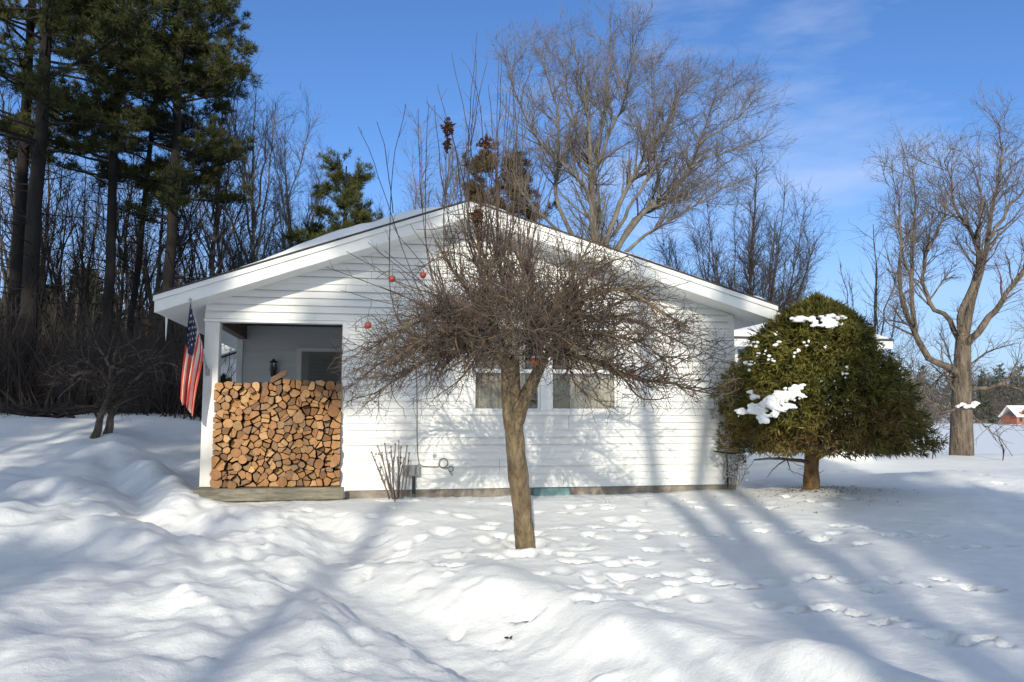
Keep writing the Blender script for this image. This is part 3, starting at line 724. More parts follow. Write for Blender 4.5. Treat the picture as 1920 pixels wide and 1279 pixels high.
# frosty creeper on the corner
vp = atY(1372, 905, YF - .06); vx = thing('creeper', 'dry frosty creeper tangled at the foot of the right wall corner', 'creeper', vp)
st = stack_limbs([limb([(a, 0, -.05), (a + fr.normal(0, .05), -.02, .15), (a + fr.normal(0, .08), -.03, fr.uniform(.3, .5))], .006, .003, 6) for a in np.linspace(-.12, .14, 16)])
mb = MB(); add_tubes(mb, *st, 3); b2 = spawn(st, 160, (.04, .12), (.5, 1.4), 4, wig=.3, rr=.6, rmin=.0022); add_tubes(mb, *b2, 3); P2 = b2[0][:, -1]; add_blades(mb, P2, norm(rng.normal(size=P2.shape)), 4, .035, .022, 1.0, 1); mb.build('stem', [M['stem'], M['greywall']], vx)
# brown box beyond the corner
bx = atZ(1407, 880, -.12); q = thing('wooden_planter', 'dark wooden planter box under snow beyond the house corner', 'planter', (bx[0], bx[1] + .8, gz(bx[0], bx[1]) + .06))
mb = MB()
for k in range(3): mb.box(-.32, .32, 0, .03, .0 + .062 * k, .055 + .062 * k, bev=.006)
mb.box(-.32, -.29, .031, .4, .0, .18); mb.box(.29, .32, .031, .4, 0, .18); mb.box(-.28, .28, .37, .4, 0, .18); mb.build('box', M['brownbox'], q)
mb = MB(); blob(mb, (0, .2, .17), (.29, .17, .07), 4, .06, 3); mb.build('snow_cap', M['snow'], q, True)

# icicle
ip = atY(327, 606, YR + .6); mb = MB(); lathe(mb, [(.016, 0), (.018, -.02), (.012, -.12), (.008, -.22), (.001, -.33)], (0, 0, 0), 8)
ip[0] = EL[0] - .005; ip[2] = EL[1] - TH + .01
o = mb.build('icicle', M['ice'], smooth=True); o.location = ip; tag(o, 'single icicle hanging from the left roof eave', 'icicle')

# ------------------------------------------------------------------ flag
fb = atY(389, 697, YF - .03); ft = atY(357, 562, YF - .62)
flag = thing('flag', 'furled stars and stripes flag on an angled pole by the porch post', 'flag', fb); FB = fb
mb = MB(); add_tubes(mb, [[fb, fb + (ft - fb) * .5, ft]], [[.012, .012, .011]], 10, cap=True); blob(mb, ft, (.02, .02, .024), 1, .0, 2); mb.recenter(FB).build('pole', M['pole'], flag, True)
mb = MB(); mb.box(fb[0] - .025, fb[0] + .025, YF - .035, YF - .011, fb[2] - .05, fb[2] + .04, bev=.004); add_tubes(mb, [[fb + (0, .03, -.02), fb + (ft - fb) * .09]], [[.018, .017]], 10, cap=True); mb.recenter(FB).build('bracket', M['meter'], flag)
na, nb = 104, 60
A_, B_ = np.meshgrid(np.linspace(0, 1, na + 1), np.linspace(0, 1, nb + 1))
hoist = (ft - fb)
hp = ft[None, None, :] - hoist[None, None, :] * (.02 + .66 * A_)[..., None]
yd = ft[1]
def edge(us, vs, bs, b, y): 
    u = np.interp(b, bs, us); v = np.interp(b, bs, vs); return u, v
bs = [0, .2, .4, .6, .8, 1.0]
lu = np.interp(B_, bs, [357, 353, 349, 344, 340, 338]); ru = np.interp(B_, bs, [381, 380, 374, 369, 365, 362])
# fly end hangs: free edge lower for the lower hoist
topv = 566 + 84 * A_; botv = 748 + 30 * A_ + 6 * np.sin(A_ * 9)
vv = topv + (botv - topv) * B_
uu = lu + (ru - lu) * A_
fold = .055 * np.sin(A_ * 2 * math.pi * 2.6 + 1.2 * B_) * sst(0, .25, B_) + .02 * np.sin(A_ * 41 + 3 * B_) * sst(.1, .5, B_)
Y0 = ft[1] + (fb[1] - ft[1]) * (.02 + .66 * A_); Y0 = Y0 * (1 - .6 * sst(0, .6, B_)) + (ft[1] + .22) * .6 * sst(0, .6, B_)
uu = uu + 5.0 * np.sin(A_ * 2 * math.pi * 2.6 + .6) * sst(0, .3, B_) * (1 - np.abs(2 * A_ - 1)) * 1.0
rr_ = vF[None, None, :] + vR * ((uu - 960) / F)[..., None] + vU * ((639.5 - vv) / F)[..., None]
Yt = Y0 + fold
FP = CAM + rr_ * (Yt / rr_[..., 1])[..., None]
i = np.arange(FP.shape[0] * FP.shape[1]).reshape(nb + 1, na + 1)
quads = np.stack([i[:-1, :-1], i[1:, :-1], i[1:, 1:], i[:-1, 1:]], -1)
ai = (np.arange(na) * 13 // na)[None, :].repeat(nb, 0); bi = np.arange(nb)[:, None].repeat(na, 1) / nb
cant = (ai < 7) & (bi < .42); red = (ai % 2 == 0) & ~cant; wh = ~red & ~cant
mb = MB(); mb.add(FP.reshape(-1, 3), quads[red], 0)
mb.Fc.append((quads[wh], 1)); mb.Fc.append((quads[cant], 2))
mb.recenter(FB); cl = mb.build('cloth', [M['flag_red'], M['flag_white'], M['flag_blue']], flag, True)
mod = cl.modifiers.new('thick', 'SOLIDIFY'); mod.thickness = .003
mb = MB()
for r_ in range(7):
    for c_ in range(5):
        a = .03 + .48 * (r_ + .5) / 7; b = .03 + .37 * (c_ + .25 + .5 * (r_ % 2)) / 5.2
        ja, jb = int(a * na), int(b * nb); p = FP[jb, ja]; da = norm(FP[jb, ja + 1] - p); db = norm(FP[jb + 1, ja] - p); nn = np.cross(da, db); nn = nn * (1 if nn[1] < 0 else -1)
        V = []
        for k in range(10):
            t = math.pi / 2 + k * math.pi / 5; rad = .022 if k % 2 == 0 else .009
            V.append(p + norm(nn) * .006 + rad * math.cos(t) * da * .8 + rad * math.sin(t) * db)
        V.append(p + norm(nn) * .006); mb.add(V, [(10, k, (k + 1) % 10) for k in range(10)])
mb.recenter(FB).build('star', M['flag_white'], cl)

# ------------------------------------------------------------------ pruned evergreen
SD = 11.2; sb = atD(1522, 915, SD); sb[2] = gz(sb[0], sb[1]) - .02
yew = thing('evergreen_tree', 'clipped dome shaped evergreen tree on a single short trunk beside the house', 'evergreen', sb)
sv = np.array([556, 575, 600, 650, 700, 750, 800, 840, 862.]); shw = np.array([6, 46, 80, 126, 160, 181, 190, 188, 165.]); scu = np.array([1536, 1536, 1532, 1525, 1522, 1526, 1535, 1542, 1542.])
pxm = F / SD
sz = np.array([atD(1530, v, SD)[2] for v in sv])
def dome(n, lo, hi, rs=(.72, 1.03), az=None):
    v = rng.uniform(lo, hi, n) if True else 0
    w = np.interp(v, sv, shw); acc = rng.random(n) < (w / 190) ** 1.0; v = v[acc]; w = w[acc]; m = len(v)
    a = rng.uniform(0, 2 * math.pi, m) if az is None else rng.uniform(*az, m)
    bump = 1 + .05 * np.sin(5 * a + v * .05) + .06 * np.sin(9 * a - v * .07) + .05 * np.sin(15 * a + v * .11)
    rr = rng.uniform(rs[0], rs[1], m) * bump; rad = (w - 9) / pxm * rr
    cu = np.interp(v, sv, scu); c0 = np.array([atD(1530, 700, SD)])[0]
    ctr = c0[None, :] + vR * ((cu - 1530) / pxm)[:, None]
    z = np.interp(-v, -sv[::-1], sz[::-1])
    hf = norm(np.array([vF[0], vF[1], 0])); 
    rad_v = np.cos(a)[:, None] * vR + np.sin(a)[:, None] * hf * .92
    P = ctr * np.array([1, 1, 0]) + rad_v * rad[:, None] + np.array([0, 0, 1]) * z[:, None]
    slope = np.interp(v, sv, [1.5, 1.1, .8, .5, .35, .2, .15, .15, .1])
    D = norm(rad_v + np.array([0, 0, 1]) * (slope[:, None] - .25))
    return P, D, v, a
mb = MB(); hw = 0
P, D, v, a = dome(17000, 562, 846, (.5, 1.0)); 
patch = lambda P: fbm(P[:, 0] * 1.3, P[:, 2] * 1.3, .42, 2)
brn = ((v > 772 + 25 * np.sin(a * 2)) & (rng.random(len(v)) < .75) & (np.sin(a) < .35) & (np.cos(a) < .55)) | ((patch(P) > .27) & (v > 640) & (rng.random(len(v)) < .5))
add_blades(mb, P[~brn] - sb, D[~brn], 7, .105, .017, .8, droop=.3)
P2, D2, v2, a2 = dome(3500, 555, 640, (.75, 1.02)); add_blades(mb, P2 - sb, D2, 6, .12, .018, .8)
mb.build('crown', M['yew'], yew)
mb = MB(); add_blades(mb, P[brn] - sb, D[brn], 7, .09, .014, 1.0, droop=.0); mb.build('dead_foliage', M['yew_dead'], yew)
mb = MB(); t0 = limb([(0, 0, -.2), (0, 0, .2), (.02, 0, .6), (.03, .05, 1.6), (.05, .05, 2.3)], .115, .03, 16); add_tubes(mb, t0[0], t0[1] * (1 + .06 * rng.normal(size=16)), 12); mb.build('trunk', M['yew_bark'], yew, True)
B1 = stack_limbs([t0]); b1 = spawn(B1, 60, (.9, 1.5), (1.0, 1.5), 6, up=.0, wig=.1, lo=.22, hi=.9, rr=.4, rmax=.03, rmin=.01)
low = spawn(B1, 7, (.2, .4), (1.2, 1.6), 5, wig=.15, lo=.14, hi=.2, rr=.2, rmax=.007, rmin=.004)
b2 = spawn(b1, 260, (.2, .5), (.4, 1.0), 4, wig=.2, rr=.5, rmin=.004)
skirt_ = spawn(b1, 120, (.4, .8), (.5, 1.2), 5, up=-.5, wig=.12, lo=.5, rr=.5, rmin=.005)
mb = MB(); [add_tubes(mb, *b, 4) for b in (b1, b2, low)]; mb.build('branch', M['twig'], yew)
# needles dropped on the snow below it
m_ = 520; a_ = rng.uniform(0, 6.28, m_); q_ = np.abs(rng.normal(0, .62, m_)); lx = sb[0] + np.cos(a_) * q_ - .1; ly = sb[1] - .15 + np.sin(a_) * q_ * .8
mb = MB(); add_blades(mb, np.stack([lx, ly, [gz(x_, y_) + .004 for x_, y_ in zip(lx, ly)]], -1), norm(rng.normal(size=(m_, 3)) * [1, 1, .12]), 2, .032, .007, .3); tag(mb.build('litter', M['yew_dead']), 'brown needle litter on the snow under the dome evergreen', 'litter', kind='stuff')
# snow lying on it
def melt(o, vox=.011, amt=.05, sc=.07):
    m_ = o.modifiers.new('join', 'REMESH'); m_.mode = 'VOXEL'; m_.voxel_size = vox; m_.use_smooth_shade = True
    t_ = bpy.data.textures.get('crumble') or bpy.data.textures.new('crumble', 'CLOUDS'); t_.noise_scale = sc; t_.noise_depth = 4
    d_ = o.modifiers.new('crumble', 'DISPLACE'); d_.texture = t_; d_.strength = amt; d_.mid_level = .55
SNB = [(1392, 772, .05), (1420, 766, .085), (1448, 755, .10), (1430, 782, .06), (1470, 742, .085), (1492, 730, .06), (1505, 722, .035), (1452, 778, .05), (1415, 745, .05), (1480, 762, .05), (1405, 735, .03), (1436, 790, .035), (1503, 741, .04), (1382, 770, .025), (1465, 768, .05)]
mb = MB()
def on_dome(u, v, push=.02):
    w = np.interp(v, sv, shw); cu = np.interp(v, sv, scu); s = np.clip((u - cu) / w, -1, 1); dep = math.sqrt(max(0, 1 - s * s)) * w / pxm * .92
    return atD(u, v, SD - dep - push)
so = on_dome(1445, 765)
for k, (u, v, r_) in enumerate(SNB):
    blob(mb, on_dome(u, v, .02) - so, (r_ * 1.45, r_ * .9, r_ * .8), k, .25, 3)
    for j_ in range(5): blob(mb, on_dome(u + rng.normal(0, r_ * 120), v + rng.normal(0, r_ * 70), .05) - so, (r_ * rng.uniform(.25, .6), r_ * .5, r_ * rng.uniform(.2, .45)), 300 + 7 * k + j_, .35, 2)
o = mb.build('snow_patch', M['snow'], smooth=True); melt(o); o.location = so; tag(o, 'largest white snow patch, in a hollow on the near left face of the dome evergreen', 'snow patch')
mb = MB(); so = on_dome(1520, 602)
for k in range(26):
    u = rng.uniform(1485, 1580); v = rng.uniform(592, 612); blob(mb, on_dome(u, v, .02) - so, (rng.uniform(.03, .09), .06, rng.uniform(.02, .04)), 40 + k, .25, 2)
o = mb.build('snow_patch', M['snow'], smooth=True); melt(o); o.location = so; tag(o, 'snow collar just below the top of the dome evergreen', 'snow patch')
mb = MB()
for (u0, u1, v0, v1, n) in [(1400, 1480, 600, 690, 9), (1480, 1620, 640, 760, 6)]:
    for k in range(n): 
        q = on_dome(rng.uniform(u0, u1), rng.uniform(v0, v1), .04); w_ = rng.uniform(.012, .045); [blob(mb, q + rng.normal(0, w_ * .8, 3), (w_ * rng.uniform(.4, .9), w_ * .5, w_ * rng.uniform(.3, .6)), 90 + 7 * k + j_, .35, 2) for j_ in range(3)]
tag(mb.build('snow', M['snow'], smooth=True), 'small flecks of snow scattered over the dome evergreen', 'snow', kind='stuff')

# ------------------------------------------------------------------ apple tree
AD = 7.7
def ap(*pts): return np.array([atD(p[0], p[1], AD + (p[2] if len(p) > 2 else 0)) for p in pts])
abase = atD(986, 1030, AD); abase[2] = gz(abase[0], abase[1])
apple = thing('apple_tree', 'bare umbrella shaped apple tree with twiggy crown in front of the house', 'tree', abase)
tp = ap((988, 1052), (984, 1010), (978, 940), (968, 860), (962, 790), (958, 740), (957, 700), (955, 676))
tr0 = limb(tp, .096, .096, 90); rad = tr0[1] * (1 + .035 * np.sin(np.arange(90) * .21) + .025 * np.sin(np.arange(90) * .5 + 1)); rad[:14] *= 1 + .16 * np.linspace(1, 0, 14) ** 2
mb = MB()
def thick(mb, P, r, sides=14, lump=.06):
    n = len(P); T = norm(np.gradient(P, axis=0)); A = norm(np.cross(T, np.array([0, 1., .2]))); B = np.cross(T, A); a = np.arange(sides) * 2 * math.pi / sides
    ii = np.arange(n)[:, None] * (30 / n); rr = r[:, None] * (1 + lump * np.sin(3 * a + .25 * ii) + lump * 2.2 * fbm(np.cos(a) * 1.3 + np.sin(a) * .4 + 0 * ii, ii * .28 + np.sin(a) * 1.3, .35, 3))
    V = P[:, None] + rr[..., None] * (np.cos(a)[None, :, None] * A[:, None] + np.sin(a)[None, :, None] * B[:, None])
    mb.add(V.reshape(-1, 3), [(i * sides + j, i * sides + (j + 1) % sides, (i + 1) * sides + (j + 1) % sides, (i + 1) * sides + j) for i in range(n - 1) for j in range(sides)])
thick(mb, tr0[0] - abase, rad, 28, .035)
thick(mb, limb(ap((968, 790, -.02), (985, 745, -.04), (1003, 708, -.06), (1020, 672, -.05)), .075, .05, 12)[0] - abase, np.linspace(.078, .05, 12), 12)
mb.build('trunk', M['apple_bark'], apple, True)
AL = [  # main limbs: picture survey of the real ones, depth offsets in metres
    ([(952, 690), (915, 655, -.1), (870, 655, -.2), (815, 668, -.25), (750, 708, -.3), (700, 740, -.3)], .042, .010),
    ([(955, 685), (900, 650, .3), (820, 645, .6), (740, 665, .8), (680, 705, .9)], .034, .008),
    ([(958, 690), (915, 610, -.3), (850, 590, -.6), (770, 610, -.8), (700, 650, -.9)], .034, .008),
    ([(950, 690), (920, 600), (905, 520, .1), (893, 440, .1), (885, 400, .1)], .040, .012),
    ([(962, 680), (950, 580, .3), (935, 500, .5), (930, 430, .6)], .034, .010),
    ([(1018, 676), (1005, 600, -.2), (985, 520, -.3), (960, 450, -.3)], .034, .010),
    ([(1018, 676), (1045, 655, -.1), (1090, 668, -.15), (1140, 690, -.2), (1170, 705, -.2), (1250, 718, -.3), (1330, 740, -.3)], .040, .008),
    ([(1015, 680), (1065, 610, .3), (1130, 590, .6), (1210, 610, .8), (1290, 650, .9)], .034, .008),
    ([(1018, 676), (1070, 590, -.4), (1130, 545, -.7), (1200, 560, -.9), (1280, 610, -1.0)], .034, .008),
    ([(1010, 660), (1045, 570), (1080, 500, .1), (1110, 450, .1)], .034, .009),
    ([(1010, 660), (1060, 560, .4), (1130, 500, .7), (1180, 480, .9)], .03, .008),
    ([(1018, 676), (1000, 620, -.7), (980, 590, -1.1), (960, 600, -1.4)], .03, .008),
    ([(1000, 660), (1010, 600, .8), (1020, 570, 1.2), (1030, 590, 1.5)], .03, .008),
    ([(960, 670), (890, 565, .2), (845, 500, .4), (815, 450, .5)], .03, .008),
    ([(955, 680), (860, 620, -.6), (790, 640, -.9), (720, 690, -1.0)], .026, .006),
    ([(1015, 670), (1100, 630, -.5), (1190, 640, -.8), (1270, 690, -.9)], .026, .006),
]
mains = stack_limbs([limb(ap(*pts), r0 * .82, r1 * .8, 16, .012) for pts, r0, r1 in AL])
def shape(B, slack=0):
    slack = min(slack, 28)
    u, v = proj(B[0][:, -1]); left = u < 1000
    top = np.interp(u, [640, 700, 780, 840, 900, 960, 1000, 1080, 1180, 1280, 1370], [640, 585, 515, 440, 372, 372, 392, 428, 485, 570, 655]) - slack
    bot = np.interp(u, [640, 700, 760, 860, 930, 1010, 1060, 1160, 1250, 1370], [745, 790, 795, 760, 720, 735, 760, 780, 760, 745]) + slack
    return keep(B, (v > top) & (v < bot) & (u > 640 - slack) & (u < 1370 + slack))
CEN = atD(970, 665, AD); RC = dict(cen=CEN, cw=.30); RD = dict(cen=CEN, cw=.15)
l2 = shape(spawn(mains, 400, (.4, .95), (.45, 1.2), 9, up=.10, wig=.20, lo=.15, hi=1, rr=.55, rmax=.012, rmin=.006, fall=.35, **RC), 25)
under_ = shape(spawn(mains, 420, (.2, .55), (.6, 1.5), 7, up=-1.0, wig=.22, grav=-.02, lo=.08, hi=.6, rr=.4, rmax=.0055, rmin=.0036), 28)
l3 = shape(spawn(cat(mains, l2), 2050, (.22, .62), (.5, 1.45), 8, up=.06, wig=.24, lo=.12, hi=1, rr=.55, rmax=.0058, rmin=.0034, fall=.3, **RC), 28)
l4 = shape(spawn(cat(l2, l3), 3700, (.10, .34), (.5, 1.45), 6, up=.04, wig=.26, lo=.12, hi=1, rr=.6, rmax=.0042, rmin=.0027, tip=.6, **RD), 28)
droop = shape(spawn(cat(mains, l2), 500, (.3, .75), (.5, 1.3), 8, up=-.5, wig=.22, lo=.15, hi=.95, rr=.5, rmax=.0060, rmin=.0034, **RC), 28)
dr2 = shape(spawn(cat(droop, under_), 1500, (.1, .35), (.5, 1.4), 6, wig=.26, lo=.15, rr=.6, rmax=.0042, rmin=.0027, tip=.6, **RD), 28)
dense = spawn(mains, 800, (.2, .6), (.5, 1.4), 7, up=.5, wig=.22, lo=.12, hi=.75, rr=.3, rmax=.006, rmin=.0035)
mb = MB(); off = abase
for B, s in ((mains, 8), (l2, 5)): add_tubes(mb, B[0] - off, B[1], s)
mb.build('limb', M['apple_bark'], apple, True)
tmb = MB()
for B in (l3, l4, droop, dr2, under_, shape(dense, 20)): add_tubes(tmb, B[0] - off, B[1], 3)
# water shoots
SH = [((880, 420), (878, 250), (895, 62), .0), ((905, 430), (880, 260), (846, 100), .1), ((835, 470), (835, 330), (838, 240), .1), ((880, 450), (880, 330), (893, 110), -.1), ((930, 430), (935, 240), (941, 95), .2),
      ((915, 440), (930, 260), (935, 100), 0), ((950, 430), (950, 260), (962, 120), .1), ((900, 430), (905, 290), (912, 260), 0), ((735, 560), (735, 330), (762, 195), -.2), ((740, 340), (720, 270), (708, 228), -.2),
      ((672, 330), (673, 270), (671, 232), 0), ((870, 400), (850, 260), (800, 190), .2), ((800, 470), (785, 290), (784, 205), .2), ((800, 470), (798, 300), (805, 195), .1), ((870, 430), (890, 230), (912, 115), .0), ((950, 440), (975, 200), (1000, 120), .2), ((935, 430), (925, 250), (915, 160), .1), ((960, 440), (968, 250), (958, 150), -.2), ((890, 430), (860, 300), (820, 160), .3), ((845, 430), (828, 330), (815, 200), -.1), ((760, 480), (700, 300), (672, 240), 0), ((1000, 440), (1010, 350), (1020, 290), .2), ((920, 420), (900, 200), (880, 130), .0)]
r6 = np.random.default_rng(3)
for k in range(30):
    u0 = r6.uniform(840, 1010); u1 = u0 + r6.normal((u0 - 925) * .25, 22); v1 = 120 + abs(u1 - 925) * 1.1 + r6.uniform(0, 190)
    SH.append(((u0, r6.uniform(400, 450)), ((u0 + u1) / 2 + r6.normal(0, 8), (430 + v1) / 2), (u1, v1), r6.uniform(-.4, .4)))
for (u1, v1) in [(650, 470), (612, 500), (690, 455), (720, 470), (665, 520), (745, 440), (770, 420), (640, 545), (1150, 430), (1230, 480), (1290, 530), (800, 415), (700, 505)]:
    sg_ = -1 if u1 < 960 else 1
    SH.append(((950 + sg_ * r6.uniform(80, 130), r6.uniform(560, 610)), ((950 + u1) / 2 + sg_ * 35, (v1 + 560) / 2 + 22), (u1, v1), r6.uniform(-.6, .4)))
def root_of(a):
    P = mains[0].reshape(-1, 3); u, v = proj(P); k = np.argmin((u - (a[0] * .8 + 194)) ** 2 + (v - (a[1] + 85)) ** 2); return P[k]
sh = stack_limbs([limb(np.vstack([[root_of(a)], ap((a[0], a[1], d), (b[0], b[1], d), (c_[0], c_[1], d))]), .0066, .0026, 18, .006) for a, b, c_, d in SH if a[1] > 345])
off2 = [limb(ap(*q), .005, .0026, 18, .006) for q in [((737, 400, -.2), (728, 320, -.2), (720, 270, -.2), (708, 228, -.2))]]
sh = (np.concatenate([sh[0]] + [q[0][None] for q in off2]), np.concatenate([sh[1]] + [q[1][None] for q in off2]))
hang = stack_limbs([limb(np.vstack([[root_of((u + 60, v))], ap((u + 40, v + 22, d), (u + 12, v - 16, d), (u - 10, v - 14, d), (u - 30, v + 2, d))]), .0052, .0026, 18, .004) for u, v, d in [(735, 523, -.5), (793, 516, -.5), (690, 610, -.6), (1190, 707, -.5)]])
ups = spawn(cat(mains, l2), 430, (.4, 1.0), (.2, .8), 7, up=1.3, wig=.06, lo=.3, hi=.95, rr=.4, rmax=.005, rmin=.0032)
u_, v_ = proj(ups[0][:, -1]); ups = keep(ups, (u_ > 790) & (u_ < 1120) & (v_ > 310))
sht = spawn(sh, 230, (.08, .34), (.3, .8), 4, up=.5, wig=.1, lo=.3, hi=1, rr=.6, rmin=.0024, tip=.6)
[add_tubes(tmb, B[0] - off, B[1], 4) for B in (sh, ups, hang)]; add_tubes(tmb, sht[0] - off, sht[1], 3)
tmb.build('twig', M['twig'], apple)
def leaf_cluster(u, v, w, h, n, d=0):
    c0 = atD(u, v, AD + d); mb = MB(); P = rng.normal(size=(n, 3)) * np.array([w, w, h]); add_blades(mb, P + c0 - off, norm(rng.normal(size=(n, 3)) + [0, 0, -.6]), 3, .045, .028, .6)
    mb.build('leaf_cluster', M['deadleaf'], apple)
leaf_cluster(840, 240, .020, .055, 60); leaf_cluster(838, 272, .012, .04, 22); leaf_cluster(912, 267, .026, .035, 46); leaf_cluster(897, 402, .025, .035, 60)
# snow caught in the fork
mb = MB()
for k, (u, v) in enumerate([(1000, 668), (1030, 657), (1012, 660)]): blob(mb, atD(u, v, AD - .12) - atD(1012, 660, AD), (.04, .02, .012), k, .2, 2)
# apples
def apple_fruit(u, v, r_, mat, label, d=-.3, cap=False):
    p = atD(u, v, AD + d); a = thing('apple', label, 'apple', p, 'apples left on the bare tree')
    prof = [(.0, .62), (.18, .72), (.45, .85), (.8, .70), (1.0, .2), (.95, -.3), (.7, -.75), (.35, -.95), (.12, -.85), (0, -.78)]
    mb = MB(); lathe(mb, [(x * r_, z * r_) for x, z in prof], (0, 0, 0), 16); mb.build('flesh', mat, a, True)
    mb = MB(); add_tubes(mb, [[(0, 0, r_ * .6), (r_ * .1, 0, r_ * 1.2), (r_ * .3, 0, r_ * 1.9)]], [[.003, .0025, .0025]], 5); mb.build('stalk', M['twig'], a)
    if cap: mb = MB(); blob(mb, (0, -.008, r_ * .75), (r_ * .85, r_ * .85, r_ * .38), 3, .1, 2); mb.build('snow_cap', M['snow'], a, True)
apple_fruit(735, 523, .031, M['apple'], 'dark red withered apple, left of the two high on the crown left side', -.5)
apple_fruit(793, 516, .030, M['apple'], 'dark red withered apple, right of the two high on the crown left side', -.5)
apple_fruit(690, 610, .032, M['apple'], 'dark red withered apple at the far left edge of the crown', -.6)
apple_fruit(1002, 677, .044, M['orange_apple'], 'orange apple with a snow cap hanging at the trunk fork', -.35, True)
apple_fruit(1190, 707, .026, M['dark_apple'], 'blackened shrivelled apple low on the right branches', -.5)

# ------------------------------------------------------------------ bare stems by the wall
sp = atY(745, 930, 10.35); sp[2] = gz(sp[0], sp[1])
shb = thing('shrub', 'cut back shrub of bare budded stems in front of the meter box', 'shrub', sp)
sl = []
for (u, v) in [(697, 848), (708, 836), (716, 852), (722, 832), (733, 838), (741, 832), (748, 828), (752, 838), (764, 836), (768, 850), (757, 860), (703, 862), (730, 870), (745, 858)]:
    t = atY(u, v, 10.35 + rng.uniform(-.2, .2)) - sp; b0 = np.array([t[0] * .18 + rng.normal(0, .03), rng.normal(0, .04), -.06]); sl.append(limb([b0, b0 * .4 + t * .45 + rng.normal(0, .025, 3) + [0, 0, -.02], t], .011, .007, 8, .004))
sl = stack_limbs(sl); mb = MB(); add_tubes(mb, *sl, 6); s2 = spawn(sl, 26, (.06, .16), (.3, .8), 4, up=.4, lo=.4, hi=.95, rr=.7, rmin=.004); add_tubes(mb, *s2, 5)
for p in np.concatenate([sl[0][:, -1], s2[0][:, -1]]): blob(mb, p, (.012, .012, .015), int(abs(p[0]) * 1e4), .2, 1)
mb.build('stem', M['stem'], shb, True)
o = MB(); 
for k in range(7): blob(o, (rng.normal(0, .12), rng.normal(0, .06), -.02), (.12, .09, .06), k, .15, 2)
o = o.build('snow_patch', M['snow'], smooth=True); o.location = sp; tag(o, 'low snow heap around the foot of the cut back shrub', 'snow patch')

# ------------------------------------------------------------------ bare trees
def bare_tree(name, label, limbs, base, lv, mats, group=None, trunk_n=1, sides=8, tips=None, cat_='tree'):
    root = thing(name, label, cat_, base, group)
    tr = [l for l in limbs[:trunk_n]]; mb = MB()
    for P, r in tr: add_tubes(mb, P - base, r, 12)
    mb.build('trunk', mats[0], root, True)
    B = stack_limbs(limbs); mb = MB()
    if len(limbs) > trunk_n: add_tubes(mb, B[0][trunk_n:] - base, B[1][trunk_n:], sides)
    src = B; allb = []
    for k, kw in enumerate(lv):
        kw = dict(kw); n = kw.pop('n'); L = kw.pop('L'); a = kw.pop('a'); s = kw.pop('s', 3); cum = kw.pop('cum', False)
        nb_ = spawn(src, n, L, a, **kw); allb.append((nb_, s)); src = cat(src, nb_) if cum else nb_
    for b, s in allb[:1]: add_tubes(mb, b[0] - base, b[1], max(s, 4))
    mb.build('branch', mats[0], root, True)
    if len(allb) > 1:
        mb = MB()
        for b, s in allb[1:]: add_tubes(mb, b[0] - base, b[1], s)
        mb.build('twig', mats[1], root)
    return root

def pxl(pts, y, dy=0): 
    n = len(pts); return np.array([atY(u, v, y + dy * i / max(1, n - 1)) for i, (u, v) in enumerate(pts)])
# big maple behind the roof
YM = 28.0
b0 = atY(1128, 760, YM); b0[2] = gz(b0[0], b0[1]) - .1
cr = atY(1128, 540, YM)
LM = [(np.array([b0, (b0 + cr) / 2, cr, atY(1112, 424, YM), atY(1110, 312, YM), atY(1104, 229, YM), atY(1092, 165, YM), atY(1075, 90, YM)]), .34, .02)]
for pts, dy, r0 in [([(1120, 500), (1104, 370), (1079, 328), (1033, 287), (992, 237), (965, 171), (955, 120)], -1.5, .13),
                ([(1100, 480), (1046, 386), (1046, 312), (1046, 229), (1029, 154), (1013, 90)], 1.5, .13),
                ([(1130, 500), (1145, 428), (1178, 353), (1211, 295), (1245, 237), (1282, 175), (1319, 142)], -1.2, .16),
                ([(1140, 510), (1170, 448), (1236, 374), (1294, 316), (1319, 245), (1348, 171)], 1.2, .17),
                ([(1294, 316), (1330, 292), (1369, 283), (1425, 262)], .6, .07), ([(1310, 270), (1340, 250), (1377, 229), (1414, 187)], -.5, .06),
                ([(1112, 330), (1145, 245), (1170, 204), (1182, 134), (1190, 90)], -1.5, .10), ([(1113, 330), (1130, 250), (1137, 175), (1145, 60)], 1.6, .10),
                ([(1211, 295), (1205, 250), (1185, 225), (1175, 200)], .8, .05), ([(1236, 374), (1230, 310), (1225, 240), (1222, 130)], 2.2, .08), ([(1150, 440), (1215, 330), (1260, 240), (1270, 150)], -2.6, .10),
                ([(1100, 470), (1010, 400), (970, 340), (950, 280)], 2.4, .09), ([(1140, 500), (1230, 430), (1330, 370), (1400, 330)], -2.2, .10), ([(1125, 470), (1120, 350), (1080, 250), (1050, 110)], 2.8, .10), ([(1150, 500), (1180, 420), (1290, 360), (1370, 300)], 2.0, .09)]:
    LM.append((pxl(pts, YM, dy), r0, .014))
LM = [limb(p, a * .74, b * .8, 18, .05) for p, a, b in LM]
bare_tree('maple_tree', 'large bare maple tree with spreading crown rising behind the right roof slope', LM, b0,
          [dict(n=520, L=(1.0, 2.9), a=(.35, 1.15), n2=7, up=.25, wig=.13, grav=.04, lo=.3, hi=1, rr=.55, rmax=.045, rmin=.013, s=4, cum=True),
           dict(n=4200, L=(.5, 1.5), a=(.35, 1.1), n2=6, up=.15, wig=.14, grav=.04, lo=.3, hi=1, rr=.55, rmax=.011, rmin=.0055, cum=True),
           dict(n=17000, L=(.25, .9), a=(.3, 1.1), n2=5, up=.1, wig=.16, lo=.3, hi=1, rr=.6, rmax=.006, rmin=.0045, tip=.6)], (M['maple_bark'], M['maple_twig']))
